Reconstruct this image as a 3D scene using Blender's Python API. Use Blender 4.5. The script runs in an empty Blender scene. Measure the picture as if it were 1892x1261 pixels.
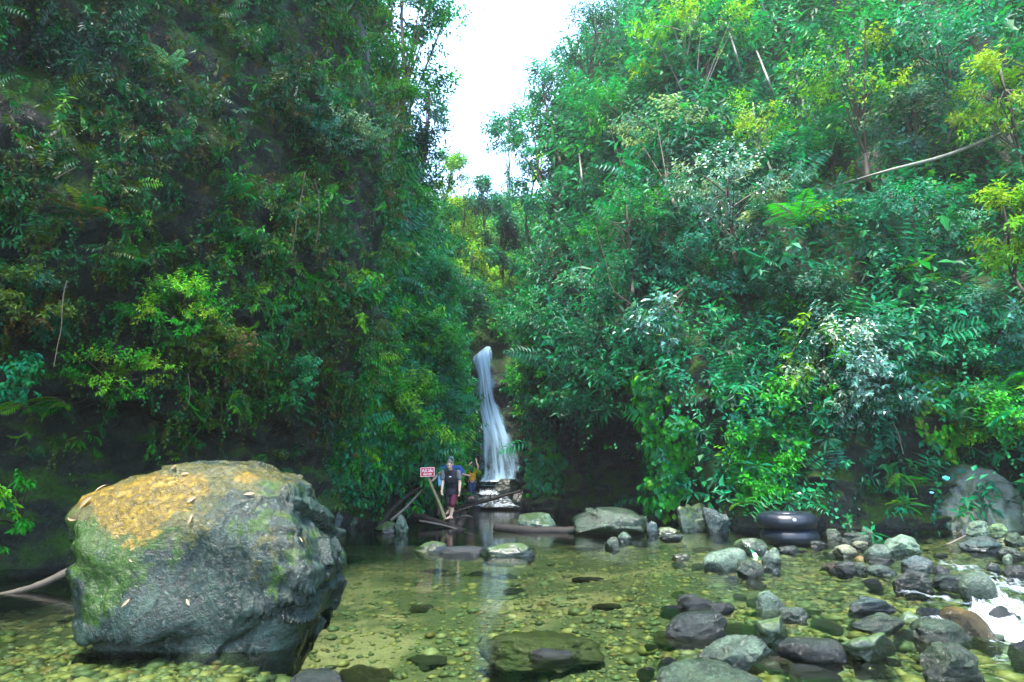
import bpy, math, random
import numpy as np
from mathutils import Vector
from mathutils.bvhtree import BVHTree

# ------------------------------------------------------------------ camera, world, sun, exposure
scene = bpy.context.scene
C = scene.collection
F_PX, CX, CY, CAM_H = 1150.0, 946.0, 630.5, 1.13
TH = math.atan(262.0 / F_PX)
cam_d = bpy.data.cameras.new("camera")
cam_d.sensor_width = 36.0
cam_d.lens = 36.0 * F_PX / 1892.0
cam_d.clip_start = 0.05
cam_d.clip_end = 1000.0
cam = bpy.data.objects.new("camera", cam_d)
cam.location = (0, 0, CAM_H)
cam.rotation_euler = (math.pi / 2 + TH, 0, 0)
C.objects.link(cam)
scene.camera = cam

SUN_DIR = Vector((-0.14, -0.22, 0.96)).normalized()      # from the scene towards the sun
world = bpy.data.worlds.new("World")
scene.world = world
world.use_nodes = True
wn, wl = world.node_tree.nodes, world.node_tree.links
wn.clear()
sky = wn.new("ShaderNodeTexSky")
sky.sky_type = 'NISHITA'
sky.sun_disc = False
sky.sun_elevation = math.asin(SUN_DIR.z)
sky.sun_rotation = math.atan2(SUN_DIR.x, SUN_DIR.y)
sky.air_density = 1.0
sky.dust_density = 1.5
sky.ozone_density = 1.0
bg = wn.new("ShaderNodeBackground")
bg.inputs["Strength"].default_value = 0.15
wo = wn.new("ShaderNodeOutputWorld")
wl.new(sky.outputs[0], bg.inputs[0])
wl.new(bg.outputs[0], wo.inputs[0])

sun_d = bpy.data.lights.new("sun", 'SUN')
sun_d.energy = 1.7
sun_d.angle = math.radians(12)
sun_d.color = (1.0, 0.95, 0.84)
sun = bpy.data.objects.new("sun", sun_d)
sun.rotation_euler = (-SUN_DIR).to_track_quat('-Z', 'Y').to_euler()
sun.location = (0, 0, 60)
C.objects.link(sun)

vs = scene.view_settings
vs.view_transform = 'Standard'
vs.look = 'None'
vs.gamma = 1.0
vs.use_curve_mapping = False
vs.exposure = 3.25
scene.cycles.max_bounces = 5
scene.cycles.diffuse_bounces = 2
scene.cycles.glossy_bounces = 3
scene.cycles.transmission_bounces = 3
scene.cycles.transparent_max_bounces = 12
scene.cycles.volume_bounces = 0
scene.cycles.caustics_reflective = False
scene.cycles.caustics_refractive = False
scene.cycles.sample_clamp_indirect = 4.0
scene.cycles.use_denoising = True

rng = np.random.default_rng(7)
random.seed(7)
HAZE = 0.0007
UP = np.array([0.0, 0.0, 1.0])

# ------------------------------------------------------------------ picture geometry
def ray_dir(px, py):
    px, py = np.asarray(px, float), np.asarray(py, float)
    u, v = (px - CX) / F_PX, (CY - py) / F_PX
    return np.stack([u, math.cos(TH) - v * math.sin(TH), math.sin(TH) + v * math.cos(TH)], -1)
CAM = np.array([0, 0, CAM_H])
def P(px, py, Y):
    d = ray_dir(px, py)
    return CAM + d * (Y / d[..., 1:2])
def G(px, py, z=0.0):
    d = ray_dir(px, py)
    return CAM + d * ((z - CAM_H) / d[2])
def proj(p):
    q = np.asarray(p) - CAM
    yc = q[..., 1] * math.cos(TH) + q[..., 2] * math.sin(TH)
    up = -q[..., 1] * math.sin(TH) + q[..., 2] * math.cos(TH)
    yc = np.where(yc < 0.05, 0.05, yc)
    return CX + F_PX * q[..., 0] / yc, CY - F_PX * up / yc, yc
def ppm(Y, z=0.5):
    return F_PX / (Y * math.cos(TH) + (z - CAM_H) * math.sin(TH))

# ------------------------------------------------------------------ numpy noise
def _hash(ix, iy, iz, seed):
    h = (ix.astype(np.int64) * 374761393 + iy.astype(np.int64) * 668265263 + iz.astype(np.int64) * 2147483647 + seed * 974634533) & 0xFFFFFFFF
    h = ((h ^ (h >> 13)) * 1274126177) & 0xFFFFFFFF
    h = (h ^ (h >> 16)) & 0xFFFFFFFF
    h = (h * 2654435761) & 0xFFFFFFFF
    h = h ^ (h >> 15)
    return (h & 0xFFFFFF) / float(0xFFFFFF) * 2 - 1
def noise3(p, seed=0):
    p = np.asarray(p, float)
    i = np.floor(p).astype(np.int64)
    f = p - i
    w = f * f * f * (f * (f * 6 - 15) + 10)
    out = 0
    for a in (0, 1):
        wx = w[..., 0] if a else 1 - w[..., 0]
        for b in (0, 1):
            wy = w[..., 1] if b else 1 - w[..., 1]
            for c in (0, 1):
                wz = w[..., 2] if c else 1 - w[..., 2]
                out = out + wx * wy * wz * _hash(i[..., 0] + a, i[..., 1] + b, i[..., 2] + c, seed)
    return out
def fbm(p, oct=4, seed=0, gain=0.5):
    p = np.asarray(p, float)
    s, a, t = 0, 1.0, 0
    for k in range(oct):
        s = s + a * noise3(p * (2.03 ** k) + 17.3 * k, seed + k)
        t += a
        a *= gain
    return s / t
def ridged(p, oct=4, seed=0):
    p = np.asarray(p, float)
    s, a, t = 0, 1.0, 0
    for k in range(oct):
        s = s + a * (1 - 2 * np.abs(noise3(p * (2.1 ** k) + 9.1 * k, seed + k)))
        t += a
        a *= 0.5
    return s / t
def sstep(a, b, x):
    t = np.clip((np.asarray(x, float) - a) / (b - a), 0, 1)
    return t * t * (3 - 2 * t)
def unit(v):
    v = np.asarray(v, float)
    return v / np.maximum(np.linalg.norm(v, axis=-1, keepdims=True), 1e-9)

# ------------------------------------------------------------------ mesh building
def make_mesh(name, V, faces, smooth=True, col=None, extra=None):
    """faces: list of int arrays, each (n,k)."""
    V = np.ascontiguousarray(V, np.float32)
    me = bpy.data.meshes.new(name)
    me.vertices.add(len(V))
    me.vertices.foreach_set("co", V.ravel())
    faces = [np.asarray(f, np.int32) for f in faces if len(f)]
    nl = sum(f.size for f in faces)
    npoly = sum(len(f) for f in faces)
    me.loops.add(nl)
    me.loops.foreach_set("vertex_index", np.concatenate([f.ravel() for f in faces]))
    me.polygons.add(npoly)
    tot = np.concatenate([np.full(len(f), f.shape[1], np.int32) for f in faces])
    st = np.concatenate([[0], np.cumsum(tot)[:-1]]).astype(np.int32)
    me.polygons.foreach_set("loop_start", st)
    me.polygons.foreach_set("loop_total", tot)
    me.polygons.foreach_set("use_smooth", np.full(npoly, bool(smooth)))
    if col is not None:
        a = me.attributes.new("tint", 'FLOAT_COLOR', 'POINT')
        c = np.ones((len(V), 4), np.float32)
        c[:, :3] = col
        a.data.foreach_set("color", c.ravel())
    for k, v in (extra or {}).items():
        a = me.attributes.new(k, 'FLOAT', 'POINT')
        a.data.foreach_set("value", np.ascontiguousarray(v, np.float32))
    me.update(calc_edges=True)
    return me
def link(name, me, mat=None, parent=None, loc=None):
    o = bpy.data.objects.new(name, me)
    if mat is not None and not me.materials:
        me.materials.append(mat)
    C.objects.link(o)
    if parent is not None:
        o.parent = parent
    if loc is not None:
        o.location = tuple(loc)
    return o
def empty(name, loc):
    o = bpy.data.objects.new(name, None)
    o.empty_display_size = 0.1
    o.location = tuple(loc)
    C.objects.link(o)
    return o
def tag(o, label, cat, group=None):
    o["label"] = label
    o["category"] = cat
    if group:
        o["group"] = group
    return o
def kind(o, k):
    o["kind"] = k
    return o
def grid_faces(nu, nv, off=0):
    i = np.arange(nu - 1)[:, None] * nv + np.arange(nv - 1)[None, :]
    i = i.ravel() + off
    return np.stack([i, i + 1, i + nv + 1, i + nv], -1)

class Shape:
    """collects pieces of one mesh"""
    def __init__(s):
        s.V, s.F, s.C, s.n = [], {}, [], 0
    def add(s, V, faces, col=None):
        V = np.asarray(V, float)
        s.V.append(V)
        for f in faces:
            f = np.asarray(f)
            s.F.setdefault(f.shape[1], []).append(f + s.n)
        s.C.append(np.broadcast_to(np.asarray(col if col is not None else (1, 1, 1), float), (len(V), 3)))
        s.n += len(V)
        return s
    def tube(s, pts, rad, k=8, col=None, cap=True, rough=0.0, squash=None):
        pts = np.asarray(pts, float)
        n = len(pts)
        rad = np.broadcast_to(np.asarray(rad, float), (n,))
        tan = unit(np.gradient(pts, axis=0))
        ref = np.array([0, 0, 1.0]) if abs(tan[0, 2]) < 0.9 else np.array([1.0, 0, 0])
        a = np.zeros_like(tan)
        prev = unit(np.cross(tan[0], ref))
        for i in range(n):
            prev = unit(prev - tan[i] * np.dot(prev, tan[i]))
            a[i] = prev
        b = np.cross(tan, a)
        ang = np.linspace(0, 2 * math.pi, k, endpoint=False)
        sx, sy = (1, 1) if squash is None else squash
        ring = a[:, None, :] * (np.cos(ang) * sx)[None, :, None] + b[:, None, :] * (np.sin(ang) * sy)[None, :, None]
        r = rad[:, None] * np.ones(k)[None]
        if rough:
            r = r * (1 + rough * fbm((pts[:, None, :] + ring * rad[:, None, None]) * (1.2 / max(rad.max(), .01)) * .5, 3, 5))
        V = pts[:, None, :] + ring * r[..., None]
        V = V.reshape(-1, 3)
        i = np.arange(n - 1)[:, None] * k + np.arange(k)[None]
        j = np.arange(n - 1)[:, None] * k + (np.arange(k)[None] + 1) % k
        q = np.stack([i, j, j + k, i + k], -1).reshape(-1, 4)
        fs = [q]
        if cap:
            V = np.vstack([V, pts[0] - tan[0] * rad[0] * .15, pts[-1] + tan[-1] * rad[-1] * .15])
            e = n * k
            m = np.arange(k)
            fs.append(np.vstack([np.stack([(m + 1) % k, m, np.full(k, e)], -1),
                                 np.stack([m + (n - 1) * k, (m + 1) % k + (n - 1) * k, np.full(k, e + 1)], -1)]))
        return s.add(V, fs, col)
    def ball(s, c, r, seg=16, rings=10, col=None, rot=None):
        c = np.asarray(c, float)
        r = np.broadcast_to(np.asarray(r, float), (3,))
        th = np.linspace(0, math.pi, rings + 1)[1:-1]
        ph = np.linspace(0, 2 * math.pi, seg, endpoint=False)
        V = np.stack([np.sin(th)[:, None] * np.cos(ph), np.sin(th)[:, None] * np.sin(ph), np.cos(th)[:, None] * np.ones(seg)], -1).reshape(-1, 3)
        V = np.vstack([V, [0, 0, 1], [0, 0, -1]]) * r
        if rot is not None:
            V = V @ np.asarray(rot).T
        V = V + c
        n = rings - 1
        i = np.arange(n - 1)[:, None] * seg + np.arange(seg)
        j = np.arange(n - 1)[:, None] * seg + (np.arange(seg) + 1) % seg
        q = np.stack([i, i + seg, j + seg, j], -1).reshape(-1, 4)
        m = np.arange(seg)
        t = np.vstack([np.stack([m, (m + 1) % seg, np.full(seg, n * seg)], -1),
                       np.stack([(m + 1) % seg + (n - 1) * seg, m + (n - 1) * seg, np.full(seg, n * seg + 1)], -1)])
        return s.add(V, [q, t], col)
    def box(s, c, size, rot=None, col=None):
        h = np.asarray(size, float) / 2
        V = np.array([[x, y, z] for x in (-1, 1) for y in (-1, 1) for z in (-1, 1)], float) * h
        if rot is not None:
            V = V @ np.asarray(rot).T
        F = [[0, 1, 3, 2], [4, 6, 7, 5], [0, 4, 5, 1], [2, 3, 7, 6], [0, 2, 6, 4], [1, 5, 7, 3]]
        return s.add(V + np.asarray(c, float), [np.array(F)], col)
    def mesh(s, name, smooth=True, col=False):
        V = np.vstack(s.V)
        return make_mesh(name, V, [np.vstack(f) for f in s.F.values()], smooth, np.vstack(s.C) if col else None)
    def build(s, name, mat, parent=None, smooth=True, col=False, loc=None):
        return link(name, s.mesh(name, smooth, col), mat, parent, loc)

# ------------------------------------------------------------------ materials
def new_mat(name):
    m = bpy.data.materials.new(name)
    m.use_nodes = True
    nt = m.node_tree
    nt.nodes.clear()
    out = nt.nodes.new("ShaderNodeOutputMaterial")
    return m, nt, nt.nodes.new, nt.links.new, out
def plain(name, col, rough=0.6, spec=0.4, noise=0.15, nscale=30, bump=0.0, metal=0.0):
    m, nt, N, L, out = new_mat(name)
    b = N("ShaderNodeBsdfPrincipled")
    b.inputs["Roughness"].default_value = rough
    b.inputs["Specular IOR Level"].default_value = spec
    b.inputs["Metallic"].default_value = metal
    tc = N("ShaderNodeTexCoord")
    nz = N("ShaderNodeTexNoise")
    nz.inputs["Scale"].default_value = nscale
    nz.inputs["Detail"].default_value = 4
    L(tc.outputs["Object"], nz.inputs["Vector"])
    mx = N("ShaderNodeMix")
    mx.data_type = 'RGBA'
    mx.inputs[6].default_value = (*[c * (1 - noise) for c in col], 1)
    mx.inputs[7].default_value = (*[min(1, c * (1 + noise)) for c in col], 1)
    L(nz.outputs[0], mx.inputs[0])
    L(mx.outputs[2], b.inputs["Base Color"])
    if bump:
        bp = N("ShaderNodeBump")
        bp.inputs["Strength"].default_value = bump
        bp.inputs["Distance"].default_value = 0.01
        L(nz.outputs[0], bp.inputs["Height"])
        L(bp.outputs[0], b.inputs["Normal"])
    L(b.outputs[0], out.inputs[0])
    return m
def leaf_mat(name, rough=0.48, transl=0.32, spec=0.2):
    m, nt, N, L, out = new_mat(name)
    at = N("ShaderNodeAttribute")
    at.attribute_name = "tint"
    oi = N("ShaderNodeObjectInfo")
    hs = N("ShaderNodeHueSaturation")
    mr = N("ShaderNodeMapRange")
    mr.inputs[3].default_value = 0.8
    mr.inputs[4].default_value = 1.2
    L(oi.outputs["Random"], mr.inputs[0])
    L(mr.outputs[0], hs.inputs["Value"])
    L(at.outputs["Color"], hs.inputs["Color"])
    b = N("ShaderNodeBsdfPrincipled")
    b.inputs["Roughness"].default_value = rough
    b.inputs["Specular IOR Level"].default_value = spec
    L(hs.outputs[0], b.inputs["Base Color"])
    t = N("ShaderNodeBsdfTranslucent")
    h2 = N("ShaderNodeMix")
    h2.data_type = 'RGBA'
    h2.blend_type = 'MULTIPLY'
    h2.inputs[0].default_value = 1
    h2.inputs[7].default_value = (1.9, 1.7, 0.7, 1)
    L(hs.outputs[0], h2.inputs[6])
    L(h2.outputs[2], t.inputs[0])
    mx = N("ShaderNodeMixShader")
    mx.inputs[0].default_value = transl
    L(b.outputs[0], mx.inputs[1])
    L(t.outputs[0], mx.inputs[2])
    L(mx.outputs[0], out.inputs[0])
    return m
def ramp(N, stops):
    r = N("ShaderNodeValToRGB")
    cr = r.color_ramp
    while len(cr.elements) < len(stops):
        cr.elements.new(0.5)
    for e, (p, c) in zip(cr.elements, stops):
        e.position = p
        e.color = (*c, 1) if len(c) == 3 else c
    return r
def rock_mat(name, moss=0.0, rough=(0.2, 0.55), bump=0.5, scale=3.0, use_obj=True, base=(0.06, 0.07, 0.065), moss_col=(0.018, 0.045, 0.005), detail=0.03, spec=0.5, wetline=True):
    m, nt, N, L, out = new_mat(name)
    tc = N("ShaderNodeTexCoord")
    oi = N("ShaderNodeObjectInfo")
    ad = N("ShaderNodeVectorMath")
    mu = N("ShaderNodeVectorMath")
    mu.operation = 'SCALE'
    mu.inputs[3].default_value = 37.0
    cmb = N("ShaderNodeCombineXYZ")
    for k in range(3):
        L(oi.outputs["Random"], cmb.inputs[k])
    L(cmb.outputs[0], mu.inputs[0])
    L(tc.outputs["Object"], ad.inputs[0])
    L(mu.outputs[0], ad.inputs[1])
    n1 = N("ShaderNodeTexNoise")
    n1.inputs["Scale"].default_value = scale
    n1.inputs["Detail"].default_value = 8
    n1.inputs["Roughness"].default_value = 0.65
    L(ad.outputs[0], n1.inputs["Vector"])
    n2 = N("ShaderNodeTexNoise")
    n2.inputs["Scale"].default_value = scale * 6
    n2.inputs["Detail"].default_value = 6
    n2.inputs["Roughness"].default_value = 0.7
    n2.inputs["Distortion"].default_value = 0.6
    L(ad.outputs[0], n2.inputs["Vector"])
    r1 = ramp(N, [(0.3, (0.35, 0.36, 0.35)), (0.5, (.9, .9, .9)), (0.62, (1.4, 1.4, 1.35)), (0.75, (2.3, 2.3, 2.2))])
    L(n1.outputs[0], r1.inputs[0])
    mul = N("ShaderNodeMix")
    mul.data_type = 'RGBA'
    mul.blend_type = 'MULTIPLY'
    mul.inputs[0].default_value = 1
    if use_obj:
        L(oi.outputs["Color"], mul.inputs[6])
    else:
        mul.inputs[6].default_value = (*base, 1)
    L(r1.outputs[0], mul.inputs[7])
    r2 = ramp(N, [(0.35, (0.6, 0.6, 0.6)), (0.65, (1.25, 1.25, 1.25))])
    L(n2.outputs[0], r2.inputs[0])
    mul2 = N("ShaderNodeMix")
    mul2.data_type = 'RGBA'
    mul2.blend_type = 'MULTIPLY'
    mul2.inputs[0].default_value = 1
    L(mul.outputs[2], mul2.inputs[6])
    L(r2.outputs[0], mul2.inputs[7])
    colour = mul2.outputs[2]
    mossf = None
    if moss > 0:
        geo = N("ShaderNodeNewGeometry")
        sp = N("ShaderNodeSeparateXYZ")
        L(geo.outputs["Normal"], sp.inputs[0])
        n3 = N("ShaderNodeTexNoise")
        n3.inputs["Scale"].default_value = scale * 0.9
        n3.inputs["Detail"].default_value = 7
        L(ad.outputs[0], n3.inputs["Vector"])
        a1 = N("ShaderNodeMath")
        a1.operation = 'MULTIPLY_ADD'
        a1.inputs[1].default_value = 0.35
        L(sp.outputs[2], a1.inputs[0])
        L(n3.outputs[0], a1.inputs[2])
        mr = N("ShaderNodeMapRange")
        mr.inputs[1].default_value = 0.85 - 0.5 * moss
        mr.inputs[2].default_value = 1.1 - 0.5 * moss
        mr.interpolation_type = 'SMOOTHSTEP'
        L(a1.outputs[0], mr.inputs[0])
        mossf = mr.outputs[0]
        mr2 = ramp(N, [(0.3, tuple(c * 0.5 for c in moss_col)), (0.7, tuple(c * 1.7 for c in moss_col))])
        L(n2.outputs[0], mr2.inputs[0])
        mm = N("ShaderNodeMix")
        mm.data_type = 'RGBA'
        L(mossf, mm.inputs[0])
        L(colour, mm.inputs[6])
        L(mr2.outputs[0], mm.inputs[7])
        colour = mm.outputs[2]
    b = N("ShaderNodeBsdfPrincipled")
    b.inputs["Specular IOR Level"].default_value = spec
    wetf = None
    if wetline:                                   # stone stays dark and slick just above the water
        gp = N("ShaderNodeNewGeometry")
        sz = N("ShaderNodeSeparateXYZ")
        L(gp.outputs["Position"], sz.inputs[0])
        wz = N("ShaderNodeMath")
        wz.operation = 'MULTIPLY_ADD'
        wz.inputs[1].default_value = -0.22
        L(n1.outputs[0], wz.inputs[0])
        L(sz.outputs[2], wz.inputs[2])
        wr = N("ShaderNodeMapRange")
        wr.inputs[1].default_value, wr.inputs[2].default_value = -0.04, -0.01
        wr.inputs[3].default_value, wr.inputs[4].default_value = 1, 0
        L(wz.outputs[0], wr.inputs[0])
        wetf = wr.outputs[0]
        wm = N("ShaderNodeMix")
        wm.data_type = 'RGBA'
        wm.blend_type = 'MULTIPLY'
        L(wetf, wm.inputs[0])
        L(colour, wm.inputs[6])
        wm.inputs[7].default_value = (.45, .47, .47, 1)
        colour = wm.outputs[2]
    L(colour, b.inputs["Base Color"])
    rr = N("ShaderNodeMapRange")
    rr.inputs[1].default_value = 0.35
    rr.inputs[2].default_value = 0.65
    rr.inputs[3].default_value = rough[0]
    rr.inputs[4].default_value = rough[1]
    L(n1.outputs[0], rr.inputs[0])
    rv = rr.outputs[0]
    if mossf is not None:
        mxr = N("ShaderNodeMath")
        mxr.operation = 'MAXIMUM'
        ms = N("ShaderNodeMath")
        ms.operation = 'MULTIPLY'
        ms.inputs[1].default_value = 0.85
        L(mossf, ms.inputs[0])
        L(ms.outputs[0], mxr.inputs[0])
        L(rv, mxr.inputs[1])
        rv = mxr.outputs[0]
    if wetf is not None:
        wq = N("ShaderNodeMix")
        L(wetf, wq.inputs[0])
        L(rv, wq.inputs[2])
        wq.inputs[3].default_value = .12
        rv = wq.outputs[0]
    L(rv, b.inputs["Roughness"])
    bp = N("ShaderNodeBump")
    bp.inputs["Strength"].default_value = bump
    bp.inputs["Distance"].default_value = detail
    sm = N("ShaderNodeMath")
    sm.operation = 'MULTIPLY_ADD'
    sm.inputs[1].default_value = 0.75
    L(n2.outputs[0], sm.inputs[0])
    L(n1.outputs[0], sm.inputs[2])
    L(sm.outputs[0], bp.inputs["Height"])
    L(bp.outputs[0], b.inputs["Normal"])
    L(b.outputs[0], out.inputs[0])
    return m, (nt, N, L, out, b, ad, colour, n1, n2)

M_leaf = leaf_mat("leaf")
M_leaf_dull = leaf_mat("leaf_dull", rough=0.42, transl=0.25, spec=0.25)
M_leaf_gloss = leaf_mat("leaf_glossy", rough=0.3, transl=0.2, spec=0.8)
M_fern = leaf_mat("fern", rough=0.5, transl=0.4, spec=0.2)
M_rock = rock_mat("wet_stone", 0, (0.05, 0.28), 1.0, 6.0)[0]
M_rock_moss = rock_mat("mossy_stone", 0.5, (0.2, 0.6), 0.5, 4.0)[0]
M_rock_dry = rock_mat("dry_stone", 0.0, (0.5, 0.85), 0.5, 5.0, spec=0.3)[0]
M_cliff = rock_mat("cliff_rock", 0.7, (0.25, 0.6), 1.0, 1.9, False, (0.019, 0.026, 0.019), (0.020, 0.055, 0.005), 0.14, spec=.25)[0]
M_soil = rock_mat("hill_soil", 0.6, (0.5, 0.9), 0.8, 1.3, False, (0.02, 0.022, 0.014), (0.02, 0.045, 0.01), 0.1)[0]
M_bark = plain("bark", (0.09, 0.075, 0.055), 0.8, 0.2, 0.5, 18, 0.7)
M_bark_pale = plain("pale_bark", (0.17, 0.18, 0.145), 0.7, 0.3, 0.35, 8, 0.4)
M_wood = plain("wet_wood", (0.020, 0.017, 0.013), 0.7, 0.25, 0.5, 14, 0.9)
M_wood_pale = plain("grey_driftwood", (0.10, 0.09, 0.07), 0.6, 0.4, 0.45, 14, 0.8)

# ------------------------------------------------------------------ terrain sheets
def catmull(A, n):
    """A (k,...) -> n samples along the first axis"""
    A = np.asarray(A, float)
    k = len(A)
    t = np.linspace(0, k - 1, n)
    i = np.minimum(t.astype(int), k - 2)
    f = (t - i).reshape((-1,) + (1,) * (A.ndim - 1))
    p0, p1, p2, p3 = A[np.maximum(i - 1, 0)], A[i], A[i + 1], A[np.minimum(i + 2, k - 1)]
    return 0.5 * (2 * p1 + (p2 - p0) * f + (2 * p0 - 5 * p1 + 4 * p2 - p3) * f ** 2 + (3 * p1 - p0 - 3 * p2 + p3) * f ** 3)
ZS = [-1.5, 0, 1, 2, 3.2, 5, 8, 12, 17, 23, 32]
def prof(d):
    k = sorted(d)
    return np.interp(ZS, k, [d[q] for q in k])
def sheet(stations, nu, nv, amp, seed, scl=0.45, strata=0.0, flip=False):
    feet = np.array([s[0] for s in stations], float)
    back = unit(np.array([s[1] for s in stations], float))
    pr = np.array([prof(s[2]) for s in stations])
    A = np.concatenate([feet, back, pr], 1)
    A = catmull(A, nu)
    z = np.interp(np.linspace(0, len(ZS) - 1, nv), range(len(ZS)), ZS)
    pv = catmull(A[:, 4:].T, nv).T
    V = np.zeros((nu, nv, 3))
    V[..., 0] = A[:, None, 0] + A[:, None, 2] * pv
    V[..., 1] = A[:, None, 1] + A[:, None, 3] * pv
    V[..., 2] = z[None]
    du, dv = np.gradient(V, axis=0), np.gradient(V, axis=1)
    n = unit(np.cross(du, dv))
    if flip:
        n = -n
    d = fbm(V * scl, 5, seed) * amp + ridged(V * np.array([1.1, 1.1, 1.6]) * 0.9, 4, seed + 40) * amp * 0.28
    if strata:
        q = V @ np.array([0.35, 0.25, 1.0])
        d = d + strata * np.abs(((q * 1.3 + 0.6 * fbm(V * 0.8, 3, seed + 9)) % 1.0) - 0.4)
    V = V + n * d[..., None]
    F = grid_faces(nu, nv)
    if flip:
        F = F[:, ::-1]
    return V.reshape(-1, 3), F

LW = {0: 0, 0.8: .35, 2: .35, 3.2: -.35, 5: -.7, 8: -.5, 12: -.2, 17: 0, 23: -.5, 32: -2.0}  # topmost rows lean out above the view, an added overhang to shade the wall
LM = {0: 0, 1: .1, 2: .2, 3.2: .1, 5: .5, 8: 1.4, 12: 2.4, 17: 3.5, 23: 4.4, 32: 7}
LMB = {0: 0, 2: .2, 5: .5, 8: 1.1, 12: 2.0, 17: 3.4, 23: 5, 32: 9}
left_st = [((-16, -6), (-1, .2), LW), ((-11, 1.5), (-1, .3), LW), ((-8.2, 5.5), (-.9, .4), LW), ((-6.6, 8.0), (-.85, .5), LW),
           ((-5.2, 10.3), (-.85, .5), LW), ((-4.3, 12.0), (-.9, .3), LW), ((-3.95, 13.3), (-1, 0.1), LW), ((-4.5, 14.6), (-1, 0.0), {**LW, 3.2: .1, 5: 0, 8: .2, 12: .6, 17: 1}),
           ((-4.6, 16.2), (-1, .1), LM), ((-3.9, 17.6), (-.8, .6), LM), ((-2.9, 18.8), (-.8, .6), LM), ((-2.35, 20.3), (-1, .3), LM), ((-2.2, 22.5), (-1, 0), LM),
           ((-2.75, 26), (-1, 0), LMB), ((-2.8, 30), (-1, 0), LMB), ((-2.8, 33), (-1, 0), LMB), ((-3.0, 38), (-1, .1), LMB), ((-3.6, 46), (-1, .1), LMB), ((-6, 58), (-1, .2), LMB)]
RW = {0: 0, 1: .35, 2: .5, 3.2: .8, 5: 1.5, 8: 3.0, 12: 5.2, 17: 7.6, 23: 10.5, 32: 15}
RL = {0: .9, 1: .5, 2: .2, 3.2: -.2, 5: 0.3, 8: 1.8, 12: 4.2, 17: 6.5, 23: 9.5, 32: 14}
RC = {0: 1.0, 1: 1.5, 2: 1.7, 3.2: 1.0, 5: -1.0, 8: .2, 12: 2.2, 17: 4.2, 23: 7, 32: 12}
RB = {0: 0, 1: .1, 2: .3, 3.2: .6, 5: .5, 8: .9, 12: 1.7, 17: 3.8, 23: 7.5, 32: 15}
right_st = [((26, -4), (1, .3), RW), ((19, 6), (.9, .6), RW), ((15, 12.5), (.5, .9), RW), ((12.1, 14.7), (.25, 1), RW), ((9.8, 15.0), (.15, 1), RW), ((7.8, 15.3), (.2, 1), RW),
            ((6.2, 16.0), (.2, 1), RW), ((5.0, 16.8), (.25, 1), RL), ((4.2, 18.0), (.5, .9), RL), ((4.0, 19.8), (.9, .5), RC), ((3.6, 22.0), (.9, .4), RC), ((2.4, 24.6), (.6, .8), RC),
            ((1.2, 26.2), (.3, 1), RB), ((0.7, 28), (.9, .2), RB), ((1.0, 30.5), (1, 0), RB), ((1.2, 33), (1, 0), RB), ((1.6, 38), (1, .1), RB), ((3, 46), (1, .1), RB), ((5, 58), (1, .2), RB)]
FH = {-1.5: -.3, 0: -.2, 2: -.1, 5: .1, 8: .5, 10: 3.0, 12: 5.5, 17: 11, 23: 17, 32: 34}
far_st = [((-14, 35.5), (0, 1), FH), ((-7, 34.6), (0, 1), FH), ((-3, 34.0), (0, 1), FH), ((-1.4, 34.3), (0, 1), {**FH, 8: .6}), ((.5, 34.0), (0, 1), FH), ((3, 34.4), (0, 1), FH), ((9, 36), (0, 1), FH)]
LV, LF = sheet(left_st, 420, 170, 0.75, 11, 0.42, 0.32, flip=False)
RV, RF = sheet(right_st, 420, 170, 1.25, 23, 0.30, 0.10, flip=True)
FV, FF = sheet(far_st, 140, 150, 0.6, 31, 0.35, 0.15, flip=True)
kind(link("left_cliff", make_mesh("left_cliff", LV, [LF]), M_cliff), "structure")
kind(link("right_hillside", make_mesh("right_hillside", RV, [RF]), M_cliff), "structure")
kind(link("valley_head", make_mesh("valley_head", FV, [FF]), M_cliff), "structure")

# ------------------------------------------------------------------ stream bed and water
def bed_z(x, y):
    x, y = np.asarray(x, float), np.asarray(y, float)
    z = np.full(np.broadcast(x, y).shape, -0.36)
    z = z - 0.35 * np.exp(-((x + 1.0) / 1.9) ** 2 - ((y - 5.6) / 2.6) ** 2)
    z = z - 0.9 * sstep(15.5, 20, y) + 0.6 * sstep(26, 30, y)
    z = z + 0.20 * sstep(-1.6, -3.0, x) * sstep(6.5, 4.6, y)
    z = z + 0.27 * sstep(1.2, 4.0, x + 0.12 * (y - 8)) * sstep(16, 11, y)
    z = z + 0.50 * np.exp(-((x + 2.3) / 1.5) ** 4 - ((y - 4.5) / .75) ** 2)
    z = z + 0.16 * np.exp(-((x - 1.8) / 1.6) ** 2 - ((y - 8.5) / 2.2) ** 2)
    z = z + 0.45 * sstep(0.8, -0.2, np.abs(y - 15.2 - 0.1 * x) / 1.2) * sstep(2.0, 4.5, x)
    z = z + 0.24 * sstep(7.5, 10.5, x) * sstep(7.0, 12.0, y)
    z = z - 0.42 * sstep(3.3, 4.4, x) * sstep(6.0, 5.0, y)
    p = np.stack([x, y, np.zeros_like(z)], -1)
    z = z + 0.07 * fbm(p * 0.7, 3, 3) + 0.05 * fbm(p * 2.2, 3, 4)
    return np.where((x < 1.5) & (y < 9) & (y > 1), np.minimum(z, -.085 + .05 * fbm(p * 1.4, 3, 6)), z)
def water_z(x, y):
    x, y = np.asarray(x, float), np.asarray(y, float)
    z = np.zeros(np.broadcast(x, y).shape)
    drop = sstep(3.45, 4.15, x + 0.25 * (y - 5.2)) * sstep(6.3, 5.6, y)
    return z - 0.24 * drop
def axis(a0, a1, step, out):
    core = np.arange(a0, a1 + 1e-6, step)
    g = np.cumsum(np.geomspace(step * 2, out, 14))
    return np.concatenate([a0 - g[::-1], core, a1 + g])
gx, gy = axis(-9, 14, 0.08, 60), axis(1.5, 36, 0.1, 60)
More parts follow.
